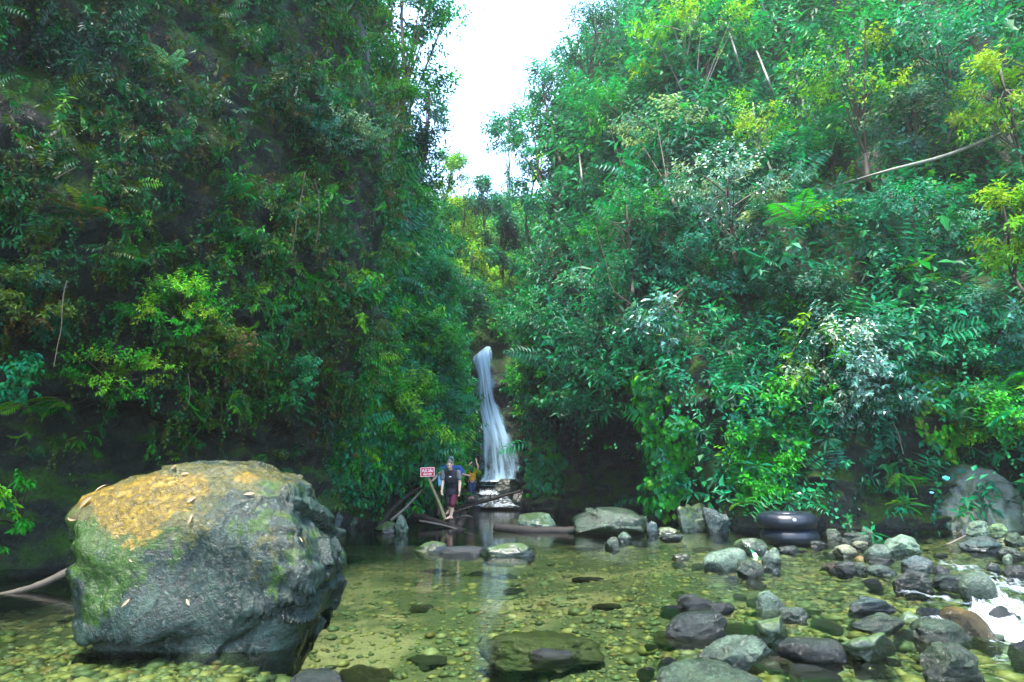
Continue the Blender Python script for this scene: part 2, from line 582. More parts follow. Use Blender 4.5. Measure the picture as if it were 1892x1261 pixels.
X, Yg = np.meshgrid(gx, gy, indexing='ij')
Zb = bed_z(X, Yg)
BV = np.stack([X, Yg, Zb], -1).reshape(-1, 3)
BF = grid_faces(len(gx), len(gy))[:, ::-1]

m, nt, N, L, out = new_mat("stream_gravel")
tc = N("ShaderNodeTexCoord")
vo = N("ShaderNodeTexVoronoi")
vo.inputs["Scale"].default_value = 9
vo.inputs["Randomness"].default_value = 1
L(tc.outputs["Object"], vo.inputs["Vector"])
n0 = N("ShaderNodeTexNoise")
n0.inputs["Scale"].default_value = 0.55
n0.inputs["Detail"].default_value = 6
L(tc.outputs["Object"], n0.inputs["Vector"])
n1 = N("ShaderNodeTexNoise")
n1.inputs["Scale"].default_value = 45
n1.inputs["Detail"].default_value = 5
L(tc.outputs["Object"], n1.inputs["Vector"])
hs = N("ShaderNodeSeparateColor")
L(vo.outputs["Color"], hs.inputs[0])
rc = ramp(N, [(0.0, (0.02, 0.024, 0.012)), (0.35, (0.06, 0.056, 0.028)), (0.6, (0.13, 0.105, 0.05)), (0.85, (0.06, 0.06, 0.042)), (1.0, (0.24, 0.21, 0.13))])
L(hs.outputs[0], rc.inputs[0])
rs = ramp(N, [(0.3, (0.07, 0.064, 0.034)), (0.7, (0.18, 0.16, 0.095))])
L(n1.outputs[0], rs.inputs[0])
mxa = N("ShaderNodeMix")
mxa.data_type = 'RGBA'
rm = ramp(N, [(0.42, (0, 0, 0)), (0.58, (1, 1, 1))])
L(n0.outputs[0], rm.inputs[0])
L(rm.outputs[0], mxa.inputs[0])
L(rc.outputs[0], mxa.inputs[6])
L(rs.outputs[0], mxa.inputs[7])
n2 = N("ShaderNodeTexNoise")
n2.inputs["Scale"].default_value = 0.55
n2.inputs["Detail"].default_value = 5
mp = N("ShaderNodeMapping")
mp.inputs["Location"].default_value = (5, 2, 0)
L(tc.outputs["Object"], mp.inputs[0])
L(mp.outputs[0], n2.inputs["Vector"])
alg = ramp(N, [(0.42, (0, 0, 0)), (0.50, (0.85, 0.85, 0.85))])
L(n2.outputs[0], alg.inputs[0])
mxb = N("ShaderNodeMix")
mxb.data_type = 'RGBA'
L(alg.outputs[0], mxb.inputs[0])
L(mxa.outputs[2], mxb.inputs[6])
mxb.inputs[7].default_value = (0.016, 0.028, 0.008, 1)
bs = N("ShaderNodeBsdfPrincipled")
bs.inputs["Roughness"].default_value = 0.7
L(mxb.outputs[2], bs.inputs["Base Color"])
bp = N("ShaderNodeBump")
bp.inputs["Distance"].default_value = 0.03
bp.inputs["Strength"].default_value = 0.6
L(vo.outputs["Distance"], bp.inputs["Height"])
bp.invert = True
L(bp.outputs[0], bs.inputs["Normal"])
L(bs.outputs[0], out.inputs[0])
M_bed = m
kind(link("ground", make_mesh("ground", BV, [BF]), M_bed), "structure")

m, nt, N, L, out = new_mat("stream_water")
tc = N("ShaderNodeTexCoord")
at = N("ShaderNodeAttribute")
at.attribute_name = "flow"
mp = N("ShaderNodeMapping")
mp.inputs["Scale"].default_value = (1.0, 0.8, 1)
L(tc.outputs["Object"], mp.inputs[0])
n1 = N("ShaderNodeTexNoise")
n1.inputs["Scale"].default_value = 1.6
n1.inputs["Detail"].default_value = 3
L(mp.outputs[0], n1.inputs["Vector"])
mp2 = N("ShaderNodeMapping")
mp2.inputs["Scale"].default_value = (1.3, 3.0, 1)
mp2.inputs["Rotation"].default_value = (0, 0, math.radians(18))
L(tc.outputs["Object"], mp2.inputs[0])
n2 = N("ShaderNodeTexNoise")
n2.inputs["Scale"].default_value = 4.0
n2.inputs["Detail"].default_value = 4
n2.inputs["Distortion"].default_value = 0.8
L(mp2.outputs[0], n2.inputs["Vector"])
m1 = N("ShaderNodeMath")
m1.operation = 'MULTIPLY'
L(n2.outputs[0], m1.inputs[0])
L(at.outputs["Fac"], m1.inputs[1])
m2 = N("ShaderNodeMath")
m2.operation = 'MULTIPLY_ADD'
m2.inputs[1].default_value = 0.10
L(n1.outputs[0], m2.inputs[0])
L(m1.outputs[0], m2.inputs[2])
bp = N("ShaderNodeBump")
bp.inputs["Strength"].default_value = 0.5
bp.inputs["Distance"].default_value = 0.07
L(m2.outputs[0], bp.inputs["Height"])
fr = N("ShaderNodeFresnel")
fr.inputs["IOR"].default_value = 1.30
L(bp.outputs[0], fr.inputs["Normal"])
tr = N("ShaderNodeBsdfTransparent")
tr.inputs[0].default_value = (0.75, 0.87, 0.66, 1)
gl = N("ShaderNodeBsdfGlossy")
gl.inputs["Roughness"].default_value = 0.03
L(bp.outputs[0], gl.inputs["Normal"])
mx = N("ShaderNodeMixShader")
L(fr.outputs[0], mx.inputs[0])
L(tr.outputs[0], mx.inputs[1])
L(gl.outputs[0], mx.inputs[2])
L(mx.outputs[0], out.inputs[0])
M_water = m
wx, wy = np.arange(-13, 18.01, 0.12), np.arange(-2, 33.01, 0.12)
X, Yg = np.meshgrid(wx, wy, indexing='ij')
flow = 0.05 + 0.55 * sstep(1.6, 3.6, X + 0.10 * (Yg - 7)) * sstep(13, 9, Yg) + 0.8 * sstep(3.2, 4.6, X) * sstep(10, 7.5, Yg) + 0.35 * sstep(26, 29, Yg)
pz = np.stack([X, Yg, X * 0], -1)
Zw = water_z(X, Yg) + 0.018 * np.clip(flow - 0.2, 0, 1) * fbm(pz * np.array([2.2, 3.2, 1]), 3, 77)
kind(link("water", make_mesh("water", np.stack([X, Yg, Zw], -1).reshape(-1, 3), [grid_faces(len(wx), len(wy))[:, ::-1]], True, None, {"flow": flow.ravel()}), M_water), "structure")

def bvh_of(*pairs):
    V, Fs, o = [], [], 0
    for v, f in pairs:
        V.append(v)
        Fs.append(f + o)
        o += len(v)
    return BVHTree.FromPolygons([tuple(p) for p in np.vstack(V)], [tuple(q) for q in np.vstack(Fs)])
TERRAIN = bvh_of((LV, LF), (RV, RF), (FV, FF))
LEFT_T, RIGHT_T, FAR_T = bvh_of((LV, LF)), bvh_of((RV, RF)), bvh_of((FV, FF))
def hit(px, py, tree=None):
    d = unit(ray_dir(px, py))
    r = (tree or TERRAIN).ray_cast(Vector(CAM), Vector(d))
    if r[0] is None:
        return None, None
    n = np.array(r[1])
    if np.dot(n, d) > 0:
        n = -n
    return np.array(r[0]), n

# ------------------------------------------------------------------ leaves
def leaf_arrays(base, d, n, ln, wd, col, fold=0.25, curve=0.0):
    """four-cornered folded leaves: base, left, tip, right"""
    d = unit(d)
    n = unit(n - d * np.sum(d * n, -1, keepdims=True))
    s = np.cross(d, n)
    ln, wd = ln[:, None], wd[:, None]
    mid = base + d * ln * 0.42 - n * wd * fold * 0.5
    tip = base + d * ln - n * ln * curve
    lft = mid + s * wd * 0.5 + n * wd * fold
    rgt = mid - s * wd * 0.5 + n * wd * fold
    V = np.stack([base, lft, tip, rgt], 1).reshape(-1, 3)
    F = np.arange(len(V)).reshape(-1, 4)
    return V, F, np.repeat(col, 4, 0)
def leaf_arrays_fine(base, d, n, ln, wd, col, fold=0.2, curve=0.18):
    """eight-cornered curved leaves for plants that show large"""
    d = unit(d)
    n = unit(n - d * np.sum(d * n, -1, keepdims=True))
    s = np.cross(d, n)
    ln, wd = ln[:, None], wd[:, None]
    def at(t, w, up):
        return base + d * ln * t - n * ln * curve * t * t + s * wd * w + n * wd * up
    q = [at(0, 0, 0), at(.28, .42, fold), at(.65, .44, fold), at(1, 0, -.05), at(.65, -.44, fold), at(.28, -.42, fold), at(.28, 0, 0), at(.65, 0, 0)]
    V = np.stack(q, 1).reshape(-1, 3)
    o = np.arange(len(base))[:, None] * 8
    F4 = np.vstack([o + np.array([[1, 2, 7, 6]]), o + np.array([[6, 7, 4, 5]])])
    F3 = np.vstack([o + np.array([[0, 1, 6]]), o + np.array([[0, 6, 5]]), o + np.array([[2, 3, 7]]), o + np.array([[7, 3, 4]])])
    return V, (F4, F3), np.repeat(col, 8, 0)

def T_twig(nl=9, length=0.3, ll=0.11, lw=0.045, seed=0, spread=0.9):
    r = np.random.default_rng(seed)
    t = (np.arange(nl) + 0.6) / nl
    a = np.arange(nl) * 2.4 + r.uniform(-.4, .4, nl)
    base = np.stack([0.06 * np.sin(t * 2) * length, 0 * t, t * length], -1)
    d = np.stack([np.cos(a) * spread, np.sin(a) * spread, 0.25 + 0.5 * t], -1)
    return base, unit(d), ll * r.uniform(.7, 1.2, nl), lw * r.uniform(.8, 1.15, nl)
def T_rosette(nl=8, ll=0.2, lw=0.05, seed=0):
    r = np.random.default_rng(seed)
    a = np.arange(nl) * 2.4
    d = np.stack([np.cos(a), np.sin(a), r.uniform(-.1, .5, nl)], -1)
    return 0.02 * d, unit(d), ll * r.uniform(.7, 1.2, nl), np.full(nl, lw)
def T_fern(pairs=12, length=0.55, pl=0.13, pw=0.028, arch=0.5):
    t = (np.arange(pairs) + 1) / (pairs + 1)
    z, x = length * t * (1 - 0.25 * t), length * arch * t ** 2
    ctr = np.stack([x, 0 * t, z], -1)
    tan = unit(np.stack([2 * arch * t, 0 * t, 1 - .5 * t], -1))
    prof_ = np.sin(math.pi * np.clip(t * 0.85 + 0.13, 0, 1)) ** 0.7
    b, d, ll, lw = [], [], [], []
    for s in (-1, 1):
        b.append(ctr)
        d.append(unit(np.array([0, s, 0]) + tan * 0.35))
        ll.append(pl * prof_)
        lw.append(np.full(pairs, pw))
    b.append(ctr[-1:]); d.append(tan[-1:]); ll.append(np.array([pl * .5])); lw.append(np.array([pw]))
    return np.vstack(b), np.vstack(d), np.concatenate(ll), np.concatenate(lw)
def T_strand(nl=12, length=1.0, ll=0.08, lw=0.07, seed=0):
    r = np.random.default_rng(seed)
    t = (np.arange(nl) + .5) / nl
    a = np.arange(nl) * math.pi + r.uniform(-.6, .6, nl)
    base = np.stack([.04 * np.sin(t * 9), .04 * np.cos(t * 7), length * t], -1)
    d = np.stack([np.cos(a), np.sin(a), 0.5 + 0 * a], -1)
    return base, unit(d), ll * r.uniform(.8, 1.2, nl), lw * r.uniform(.8, 1.2, nl)

def frames(S, r):
    """stem directions S (N,3) -> rotation (N,3,3) with a random roll; columns t,b,s"""
    S = unit(S)
    q = unit(np.cross(S, np.where(np.abs(S[:, 2:3]) > .95, np.array([[1., 0, 0]]), np.array([[0., 0, 1]]))))
    b = np.cross(S, q)
    a = r.uniform(0, 2 * math.pi, len(S))[:, None]
    t2 = q * np.cos(a) + b * np.sin(a)
    return np.stack([t2, np.cross(S, t2), S], -1)
def bake(T, pos, S, Nn, scale, col, r, droop=0.35, upw=0.75, jit=0.35, cjit=0.22, M=None, fern=False):
    b, d, ll, lw = T
    M = frames(S, r) if M is None else M
    sc = scale[:, None, None]
    B = pos[:, None, :] + np.einsum('nij,kj->nki', M, b) * sc
    D = np.einsum('nij,kj->nki', M, d)
    k, n = len(ll), len(pos)
    D = unit(D + r.normal(0, .16, (n, k, 3)) * (0.4 if fern else 1))
    D[..., 2] -= droop
    if fern:
        NN = np.broadcast_to(-M[:, None, :, 0] * .6 + UP * .7, (n, k, 3)) + r.normal(0, .12, (n, k, 3))
    else:
        NN = UP * upw + Nn[:, None, :] * .6 + r.normal(0, jit, (n, k, 3))
    LL = scale[:, None] * ll[None] * r.uniform(.8, 1.2, (n, k))
    WW = scale[:, None] * lw[None] * r.uniform(.85, 1.15, (n, k))
    CC = col[:, None, :] * (1 + r.normal(0, cjit, (n, k, 1))) * (1 + r.normal(0, .08, (n, k, 3)))
    return [B.reshape(-1, 3), D.reshape(-1, 3), NN.reshape(-1, 3), LL.ravel(), WW.ravel(), np.clip(CC.reshape(-1, 3), .003, .6)]
class Foliage:
    def __init__(s, fine=False, fold=.25, curve=0.15):
        s.p, s.fine, s.fold, s.curve = [], fine, fold, curve
    def add(s, *a, **k):
        s.p.append(bake(*a, **k))
        return s
    def raw(s, *a):
        s.p.append(list(a))
    def mesh(s, name, origin=None):
        A = [np.concatenate([q[i] for q in s.p]) for i in range(6)]
        if origin is not None:
            A[0] = A[0] - np.asarray(origin)
        if s.fine:
            V, F, c = leaf_arrays_fine(*A, fold=s.fold, curve=s.curve)
            return make_mesh(name, V, list(F), False, c)
        V, F, c = leaf_arrays(*A, fold=s.fold, curve=s.curve)
        return make_mesh(name, V, [F], False, c)
    def count(s):
        return sum(len(q[0]) for q in s.p)

PAL = {
    "olive": (0.045, 0.095, 0.004), "deep": (0.003, 0.060, 0.030), "green": (0.005, 0.128, 0.030), "lime": (0.095, 0.31, 0.008),
    "yellow": (0.17, 0.31, 0.010), "teal": (0.003, 0.105, 0.066), "emerald": (0.003, 0.150, 0.064), "brown": (0.075, 0.055, 0.010),
    "silver": (0.06, 0.21, 0.165), "vivid": (0.014, 0.22, 0.008), "dark": (0.004, 0.040, 0.012), "pale": (0.17, 0.30, 0.18)}
PA = {k: np.array(v) for k, v in PAL.items()}
def palette(keys, w, idx_noise, r, n):
    w = np.array(w, float)
    cum = np.cumsum(w / w.sum())
    u = np.clip(0.5 + 0.62 * idx_noise + r.normal(0, .16, n), 0, .9999)
    i = np.searchsorted(cum, u)
    return np.array([PAL[k] for k in keys])[np.clip(i, 0, len(keys) - 1)]

def sample_sheet(V, F, density, r, keep):
    a, b, c, d = (V[F[:, i]] for i in range(4))
    n = np.cross(c - a, d - b)
    ar = np.linalg.norm(n, axis=1) / 2
    ctr = (a + b + c + d) / 4
    ar = ar * keep(ctr, unit(n))
    cnt = r.poisson(ar * density)
    i = np.repeat(np.arange(len(F)), cnt)
    u, v = r.uniform(size=len(i))[:, None], r.uniform(size=len(i))[:, None]
    p = (a[i] * (1 - u) + d[i] * u) * (1 - v) + (b[i] * (1 - u) + c[i] * u) * v
    return p, unit(n)[i]
def gorge_free(p):
    g = (p[..., 1] > 17.5) & (p[..., 1] < 33) & (p[..., 0] > -0.085 * p[..., 1] + .02) & (p[..., 0] < 0.6) & (p[..., 2] < 2.6)
    g2 = (p[..., 1] > 19) & (p[..., 1] < 34) & (p[..., 0] > -2.1) & (p[..., 0] < 0.35) & (p[..., 2] < 8.4)
    cave = (p[..., 1] > 18.7) & (p[..., 1] < 25) & (p[..., 0] > 1.6) & (p[..., 0] < 4.3) & (p[..., 2] < 3.3)
    return ~(g | g2 | cave)
def in_view(p, m=260):
    x, y, yc = proj(p)
    gorge = (p[..., 1] > 16.6) & (p[..., 0] > -2.35) & (p[..., 2] < 2.9) & (p[..., 0] < 0.8) | (p[..., 1] > 22) & (p[..., 0] > -2.6) & (p[..., 0] < 0.75) & (p[..., 2] < 8.6)   # bare wet rock round the fall
    return (~gorge & (x > -m) & (x < 1892 + m) & (y > -m) & (y < 1400) & (p[..., 1] > 2)).astype(float)

CREEP = {"cave": [(1125, 690), (1175, 665), (1225, 720), (1290, 770), (1290, 850), (1265, 900), (1240, 945), (1205, 925), (1160, 880), (1130, 800)],
         "bank": [(1330, 800), (1420, 790), (1450, 880), (1410, 930), (1350, 900)], "right": [(1690, 690), (1740, 700), (1790, 800), (1740, 850), (1690, 800)]}
def in_poly(x, y, poly):
    inside = np.zeros(len(x), bool)
    j = len(poly) - 1
    for i in range(len(poly)):
        xi, yi = poly[i]
        xj, yj = poly[j]
        inside ^= ((yi > y) != (yj > y)) & (x < (xj - xi) * (y - yi) / (yj - yi + 1e-9) + xi)
        j = i
    return inside
def cleared(x, y):
    return in_poly(x, y, CREEP["cave"]) | in_poly(x, y, CREEP["bank"]) | in_poly(x, y, CREEP["right"])
# ---- undergrowth: nobody could count it, so each slope's cover is one object
TW = [T_twig(9, .30, .115, .048, 1), T_twig(8, .26, .10, .05, 2), T_twig(10, .34, .13, .042, 3)]
TR = T_rosette(8, .2, .045, 4)
TF = T_fern(9, .5, .15, .034)
TS = T_strand(11, .8, .085, .07, 5)

r = np.random.default_rng(101)
def keep_left(c, n):
    dist = np.linalg.norm(c - CAM, axis=1)
    nz = fbm(c * 0.55, 3, 61)
    front = c[:, 1] < 15.4
    low = np.where(front, sstep(1.9, 3.0, c[:, 2] + 1.0 * nz - 0.15 * (10 - c[:, 1]) * (c[:, 1] < 10)), sstep(0.5, 1.6, c[:, 2] + .8 * nz))
    dens = np.where(front, 0.16 + 0.84 * sstep(-.22, .18, fbm(c * 1.4, 3, 72)), 0.85 * (1 - .75 * sstep(9, 14, c[:, 2])))
    low = np.maximum(low, np.where(front, .10, 0) * (c[:, 2] > .25))
    cave = front & (n[:, 2] < -0.45)
    return in_view(c) * low * dens * np.where(cave, .35, 1) * np.clip((11 / dist) ** 2, .06, 1.2) * (c[:, 2] < 26)
p, n = sample_sheet(LV, LF, 170, r, keep_left)
n = np.where(np.sum(n * (CAM - p), 1, keepdims=True) < 0, -n, n)
dist = np.linalg.norm(p - CAM, axis=1)
nz, nz2 = fbm(p * 0.5, 3, 71), fbm(p * 1.4, 3, 72)
front = p[:, 1] < 15.4
off = np.clip(nz2 * 1.6 + .2, 0, 1)[:, None] * .6 + r.uniform(0, .25, (len(p), 1))
pos = p + n * off * np.where(front, .8, 1.3)[:, None]
S = n * .7 - UP * np.where(front, .1, -.25)[:, None] + r.normal(0, .35, p.shape)
scale = np.clip(dist / 11, .8, 3.2) * r.uniform(.55, 1.3, len(p)) * np.where(front, .72, 1)
col = np.where(front[:, None], palette(["deep", "dark", "green", "brown", "olive", "green", "vivid", "lime"], [2, 1.5, 2.5, .5, 3, 3, 2.5, 3], nz, r, len(p)) * .95,
               palette(["deep", "teal", "green", "emerald", "vivid", "lime"], [1.5, 2, 3, 3, 3, 2.5], nz, r, len(p)) * 1.25)  # front leaves darker, back ones brighter: shade and light put into the colour
fo = Foliage()
ok = gorge_free(pos)
p, n, pos, S, scale, col = (q[ok] for q in (p, n, pos, S, scale, col))
pick = r.integers(0, 6, len(p))
for k, (T, kw) in enumerate([(TW[0], dict(droop=.7)), (TF, dict(fern=True, droop=.45)), (TW[2], dict(droop=.8)), (TR, dict(droop=.8)), (TF, dict(fern=True, droop=.35)), (TS, dict(droop=.7))]):
    s = pick == k
    SS = S[s]
    if k == 5:
        SS = SS * .25 + np.array([0, 0, -1.0])
    fo.add(T, pos[s], SS, n[s], scale[s] * (.8 if k == 5 else 1), col[s], r, **kw)
kind(link("cliff_undergrowth", fo.mesh("cliff_undergrowth"), M_leaf_dull), "stuff")
print("left leaves", fo.count())

r = np.random.default_rng(202)
def keep_right(c, n):
    dist = np.linalg.norm(c - CAM, axis=1)
    nz = fbm(c * 0.5, 3, 81)
    x, y, yc = proj(c)
    cave = (x > 960) & (x < 1225) & (y > 760)
    low = sstep(.1, .9, c[:, 2] + .6 * nz)
    return in_view(c) * low * np.where(cave, .05, 1) * (0.10 + .9 * sstep(-.25, .05, fbm(c * .8, 3, 92))) * np.where(cleared(x, y) & (c[:, 1] < 21), .06, 1) * np.clip((15 / dist) ** 2, .08, 1.3)
p, n = sample_sheet(RV, RF, 66, r, keep_right)
n = np.where(np.sum(n * (CAM - p), 1, keepdims=True) < 0, -n, n)
dist = np.linalg.norm(p - CAM, axis=1)
nz, nz2 = fbm(p * 0.35, 3, 91), fbm(p * .8, 3, 92)
off = np.clip(nz2 * 1.7 + .3, 0, 1.2)[:, None] * 1.25 + r.uniform(0, .3, (len(p), 1))
pos = p + n * off
S = n * .6 + UP * .4 + r.normal(0, .35, p.shape)
scale = np.clip(dist / 13, .9, 3) * np.exp(r.normal(.05, .26, len(p)))
col = palette(["deep", "teal", "deep", "emerald", "green", "emerald", "vivid", "lime"], [2.5, 2.5, 2, 4, 3, 2, 1.6, .8], nz, r, len(p))
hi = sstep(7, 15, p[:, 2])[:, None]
col = col * (1 + .25 * hi * np.array([1.6, 1.0, .6]))  # higher leaves brighter and warmer, sunlight painted into their tint
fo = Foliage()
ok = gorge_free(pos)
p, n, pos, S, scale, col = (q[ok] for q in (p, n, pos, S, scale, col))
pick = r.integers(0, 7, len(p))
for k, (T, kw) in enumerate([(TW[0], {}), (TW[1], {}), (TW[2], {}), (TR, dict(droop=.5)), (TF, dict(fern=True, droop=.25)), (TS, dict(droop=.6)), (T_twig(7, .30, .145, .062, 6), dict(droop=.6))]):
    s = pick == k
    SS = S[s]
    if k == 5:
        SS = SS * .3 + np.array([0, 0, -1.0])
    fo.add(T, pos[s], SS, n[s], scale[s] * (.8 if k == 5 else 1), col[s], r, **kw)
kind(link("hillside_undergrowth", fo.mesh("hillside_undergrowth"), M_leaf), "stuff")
print("right leaves", fo.count())

r = np.random.default_rng(303)
p, n = sample_sheet(FV, FF, 26, r, lambda c, n: in_view(c, 80) * sstep(7.5, 9, c[:, 2]))
n = np.where(np.sum(n * (CAM - p), 1, keepdims=True) < 0, -n, n)
nz = fbm(p * .3, 3, 95)
pos = p + n * (np.clip(fbm(p * .5, 3, 96) + .4, 0, 1)[:, None] * 1.6 + r.uniform(0, .5, (len(p), 1)))
col = palette(["deep", "teal", "emerald", "green", "vivid", "lime", "yellow"], [1, 1.5, 2, 2, 2, 2, 1.2], nz, r, len(p))
fo = Foliage()
fo.add(TW[0], pos, n * .6 + UP * .5 + r.normal(0, .35, p.shape), n, 2.6 * r.uniform(.7, 1.3, len(p)), col, r)
kind(link("valley_undergrowth", fo.mesh("valley_undergrowth"), M_leaf), "stuff")
print("far leaves", fo.count())

# ------------------------------------------------------------------ rocks
import bmesh
_ico = {}
def ico(k):
    if k not in _ico:
        bm = bmesh.new()
        bmesh.ops.create_icosphere(bm, subdivisions=k, radius=1)
        V = np.array([v.co[:] for v in bm.verts])
        Fc = np.array([[v.index for v in f.verts] for f in bm.faces])
        bm.free()
        _ico[k] = (unit(V), Fc)
    return _ico[k]
def facets(V, n, amp, r, squash=1.5, slope=.5):
    """broken-face displacement: each nearest seed owns a tilted plane"""
    s = V[r.integers(0, len(V), n)] + r.normal(0, .05, (n, 3))
    m = np.array([1, 1, squash])
    Vw = V + .12 * np.stack([fbm(V * 2.2, 2, 301), fbm(V * 2.2, 2, 302), fbm(V * 2.2, 2, 303)], -1)
    best, bi = np.full(len(V), 1e9), np.zeros(len(V), int)
    for i in range(n):
        d = np.sum(((Vw - s[i]) * m) ** 2, 1)
        k = d < best
        best[k], bi[k] = d[k], i
    g = r.normal(0, slope, (n, 3))
    return amp * (r.uniform(-.6, .6, n)[bi] + np.clip(np.sum(g[bi] * (V - s[bi]), 1) * 2.5, -1, 1))
def rock_verts(seed, sub=4, planes=9, cut=(.55, .92), rough=.10, boxy=0.0, facet=.045):
    V, Fc = ico(sub)
    V = V.copy()
    r = np.random.default_rng(seed)
    if boxy:
        V = V / np.maximum(np.sum(np.abs(V) ** (2 + boxy), 1, keepdims=True) ** (1 / (2 + boxy)), 1e-6)
    for _ in range(planes):
        nk = unit(r.normal(size=3))
        dk = r.uniform(*cut)
        e = np.maximum(0, V @ nk - dk)
        V = V - nk * (e * .92)[:, None]
    nn = unit(V)
    off = r.uniform(-50, 50, 3)
    V = V + nn * (rough * fbm(V * 1.6 + off, 4, seed % 97) + rough * .5 * ridged(V * 3.1 + off, 3, seed % 89) + rough * .25 * ridged(V * 8 + off, 2, seed % 83))[:, None]
    if facet:
        V = V + unit(V) * facets(V, int(12 + 10 * planes / 8), facet, r)[:, None]
    lo, hi = V.min(0), V.max(0)
    return (V - (lo + hi) / 2) / ((hi - lo) / 2), Fc
COLS = {"wet": (.055, .065, .062), "dark": (.030, .036, .034), "green": (.075, .095, .065), "grey": (.15, .165, .15), "blue": (.07, .095, .115),
        "pale": (.26, .28, .25), "tan": (.24, .20, .13), "pink": (.33, .25, .20), "lime": (.22, .26, .15), "moss": (.06, .075, .05), "brown": (.26, .20, .09), "rust": (.22, .10, .02)}
ROCKS = []
def rock(label, x0, x1, y0, y1, col="wet", mat="wet", dr=.8, seed=None, cat="stone", name="stone", group=None, Y=None, sink=.5, planes=8, rough=.10, boxy=1.0, sub=5, rot=0.0, z0=0.0, tilt=0.0):
    seed = seed if seed is not None else 1000 + len(ROCKS) * 7
    xm = (x0 + x1) / 2
    g = G(xm, y1, z0) if Y is None else P(xm, y1, Y)
    wdt = (x1 - x0) / ppm(g[1], z0)
    yc = g[1] + wdt * dr / 2
    wdt = (x1 - x0) / ppm(yc, z0)
    c = P(xm, y0, yc)
    top = c[2]
    zlow = g[2] - max(.05, (top - g[2]) * sink)
    V, Fc = rock_verts(seed, sub, planes, rough=rough, boxy=boxy, facet=.095 if planes > 4 else .02)
    if tilt:
        V = V.copy()
        V[:, 2] += tilt * V[:, 0]
        V = (V - (V.min(0) + V.max(0)) / 2) / ((V.max(0) - V.min(0)) / 2)
    h = np.array([wdt / 2, wdt * dr / 2, (top - zlow) / 2])
    if rot:
        a = math.radians(rot)
        Rm = np.array([[math.cos(a), -math.sin(a), 0], [math.sin(a), math.cos(a), 0], [0, 0, 1]])
        V = V @ Rm.T
        V = V / np.abs(V).max(0)
    V = V * h
    me = make_mesh(name, V, [Fc])
    o = link(name, me, {"wet": M_rock, "moss": M_rock_moss, "dry": M_rock_dry}[mat], None, (c[0], yc, (top + zlow) / 2))
    cc = COLS[col]
    o.color = (*[cc[0] * .31, cc[1] * .46, cc[2] * .36], 1)
    tag(o, label, cat, group)
    ROCKS.append((o, V + np.array(o.location), Fc))
    return o

# mid pool and far bank
rock("large rounded boulder with a bluish wet sheen, behind the fallen log across the pool", 1048, 1196, 937, 990, "green", "wet", .7, 21, "boulder", "boulder", rough=.05, boxy=.6, planes=5, sub=5)
rock("small pointed grey rock with pale slanted layers beside the left end of the fallen log", 956, 1030, 947, 982, "pale", "moss", .8, 22, tilt=-.2)
rock("small dark dome of rock standing in the water in front of the fallen log", 1117, 1143, 992, 1016, "moss", "wet", .8, 23)
rock("little grey streaked stone touching the right end of the fallen log", 1141, 1166, 983, 1002, "grey", "wet", .8, 24)
rock("dark wet stone at the right foot of the large rounded boulder", 1192, 1217, 962, 990, "blue", "wet", .8, 25)
rock("flat brownish stone on the bank between the rounded boulder and the mossy rock", 1214, 1256, 974, 990, "tan", "moss", .9, 26)
rock("low flat speckled stone at the water's edge under the brownish flat stone", 1218, 1262, 986, 1000, "wet", "wet", .8, 27)
rock("grey moss-streaked rock at the foot of the creeper-covered slope", 1247, 1308, 930, 983, "green", "moss", .7, 28)
rock("dark blue-grey block of rock standing in the shallows in front of a tall tan stone", 1297, 1343, 938, 986, "blue", "wet", .8, 29, boxy=3)
rock("tall narrow tan stone standing behind the dark blue-grey block", 1322, 1353, 916, 972, "tan", "dry", .8, 30, Y=17.2, boxy=2)
rock("pale streaked stump-shaped rock at the pool edge left of the people", 732, 756, 950, 986, "pale", "moss", .8, 31, boxy=2)
rock("flat dark mossy rock overhanging the water left of the people", 690, 737, 964, 986, "moss", "moss", .9, 32)
rock("blue-grey wet rock at the foot of the dark cliff, right of the lichen boulder", 582, 634, 940, 985, "blue", "wet", .7, 33)
rock("small greenish rock at the cliff foot beside the blue-grey wet rock", 634, 662, 952, 976, "green", "wet", .8, 34)
rock("low grey streaked slab just breaking the pool surface in front of the people", 764, 830, 1000, 1020, "wet", "moss", .5, 35, sink=1)
rock("long low bright-mossed slab breaking the pool surface below the green pool", 886, 990, 1004, 1028, "green", "moss", .35, 36, sink=1)
rock("long dark slab awash between the two low slabs in the pool", 810, 905, 1008, 1024, "dark", "wet", .35, 37, sink=1)
# around the inner tubes
rock("smooth pale wet rock shaped like a seal, left of the green bottle", 1295, 1378, 1012, 1054, "pale", "wet", .55, 41, tilt=.35, planes=3, rough=.05)
rock("round moss-speckled rock behind the green bottle", 1356, 1416, 994, 1024, "green", "moss", .8, 42, planes=4)
rock("dark angular stone with a brown left side, below the green bottle", 1355, 1406, 1034, 1066, "moss", "wet", .8, 43)
rock("peaked grey stone just right of the green bottle", 1400, 1441, 1012, 1052, "grey", "wet", .8, 44)
rock("wet stone with a bright glint tucked under the lower inner tube", 1438, 1476, 1008, 1024, "wet", "wet", .8, 45)
rock("small dark stone wedged under the right side of the lower inner tube", 1496, 1522, 999, 1014, "dark", "wet", .8, 46)
rock("small dark dome half sunk left of the tubes, in front of the brown-sided stone", 1424, 1441, 1050, 1062, "blue", "wet", .8, 47)
rock("pinkish broken stone beside two small glossy domes right of the tubes", 1542, 1580, 1006, 1032, "pink", "dry", .8, 48)
rock("small pale pink stone behind the pinkish broken stone", 1574, 1602, 999, 1017, "pink", "dry", .8, 49)
rock("narrow greenish slab leaning on the bank right of the inner tubes", 1526, 1556, 977, 996, "green", "wet", .8, 50)
rock("broad low green slab on the far edge of the shallows", 1553, 1604, 984, 1004, "green", "wet", .7, 51)
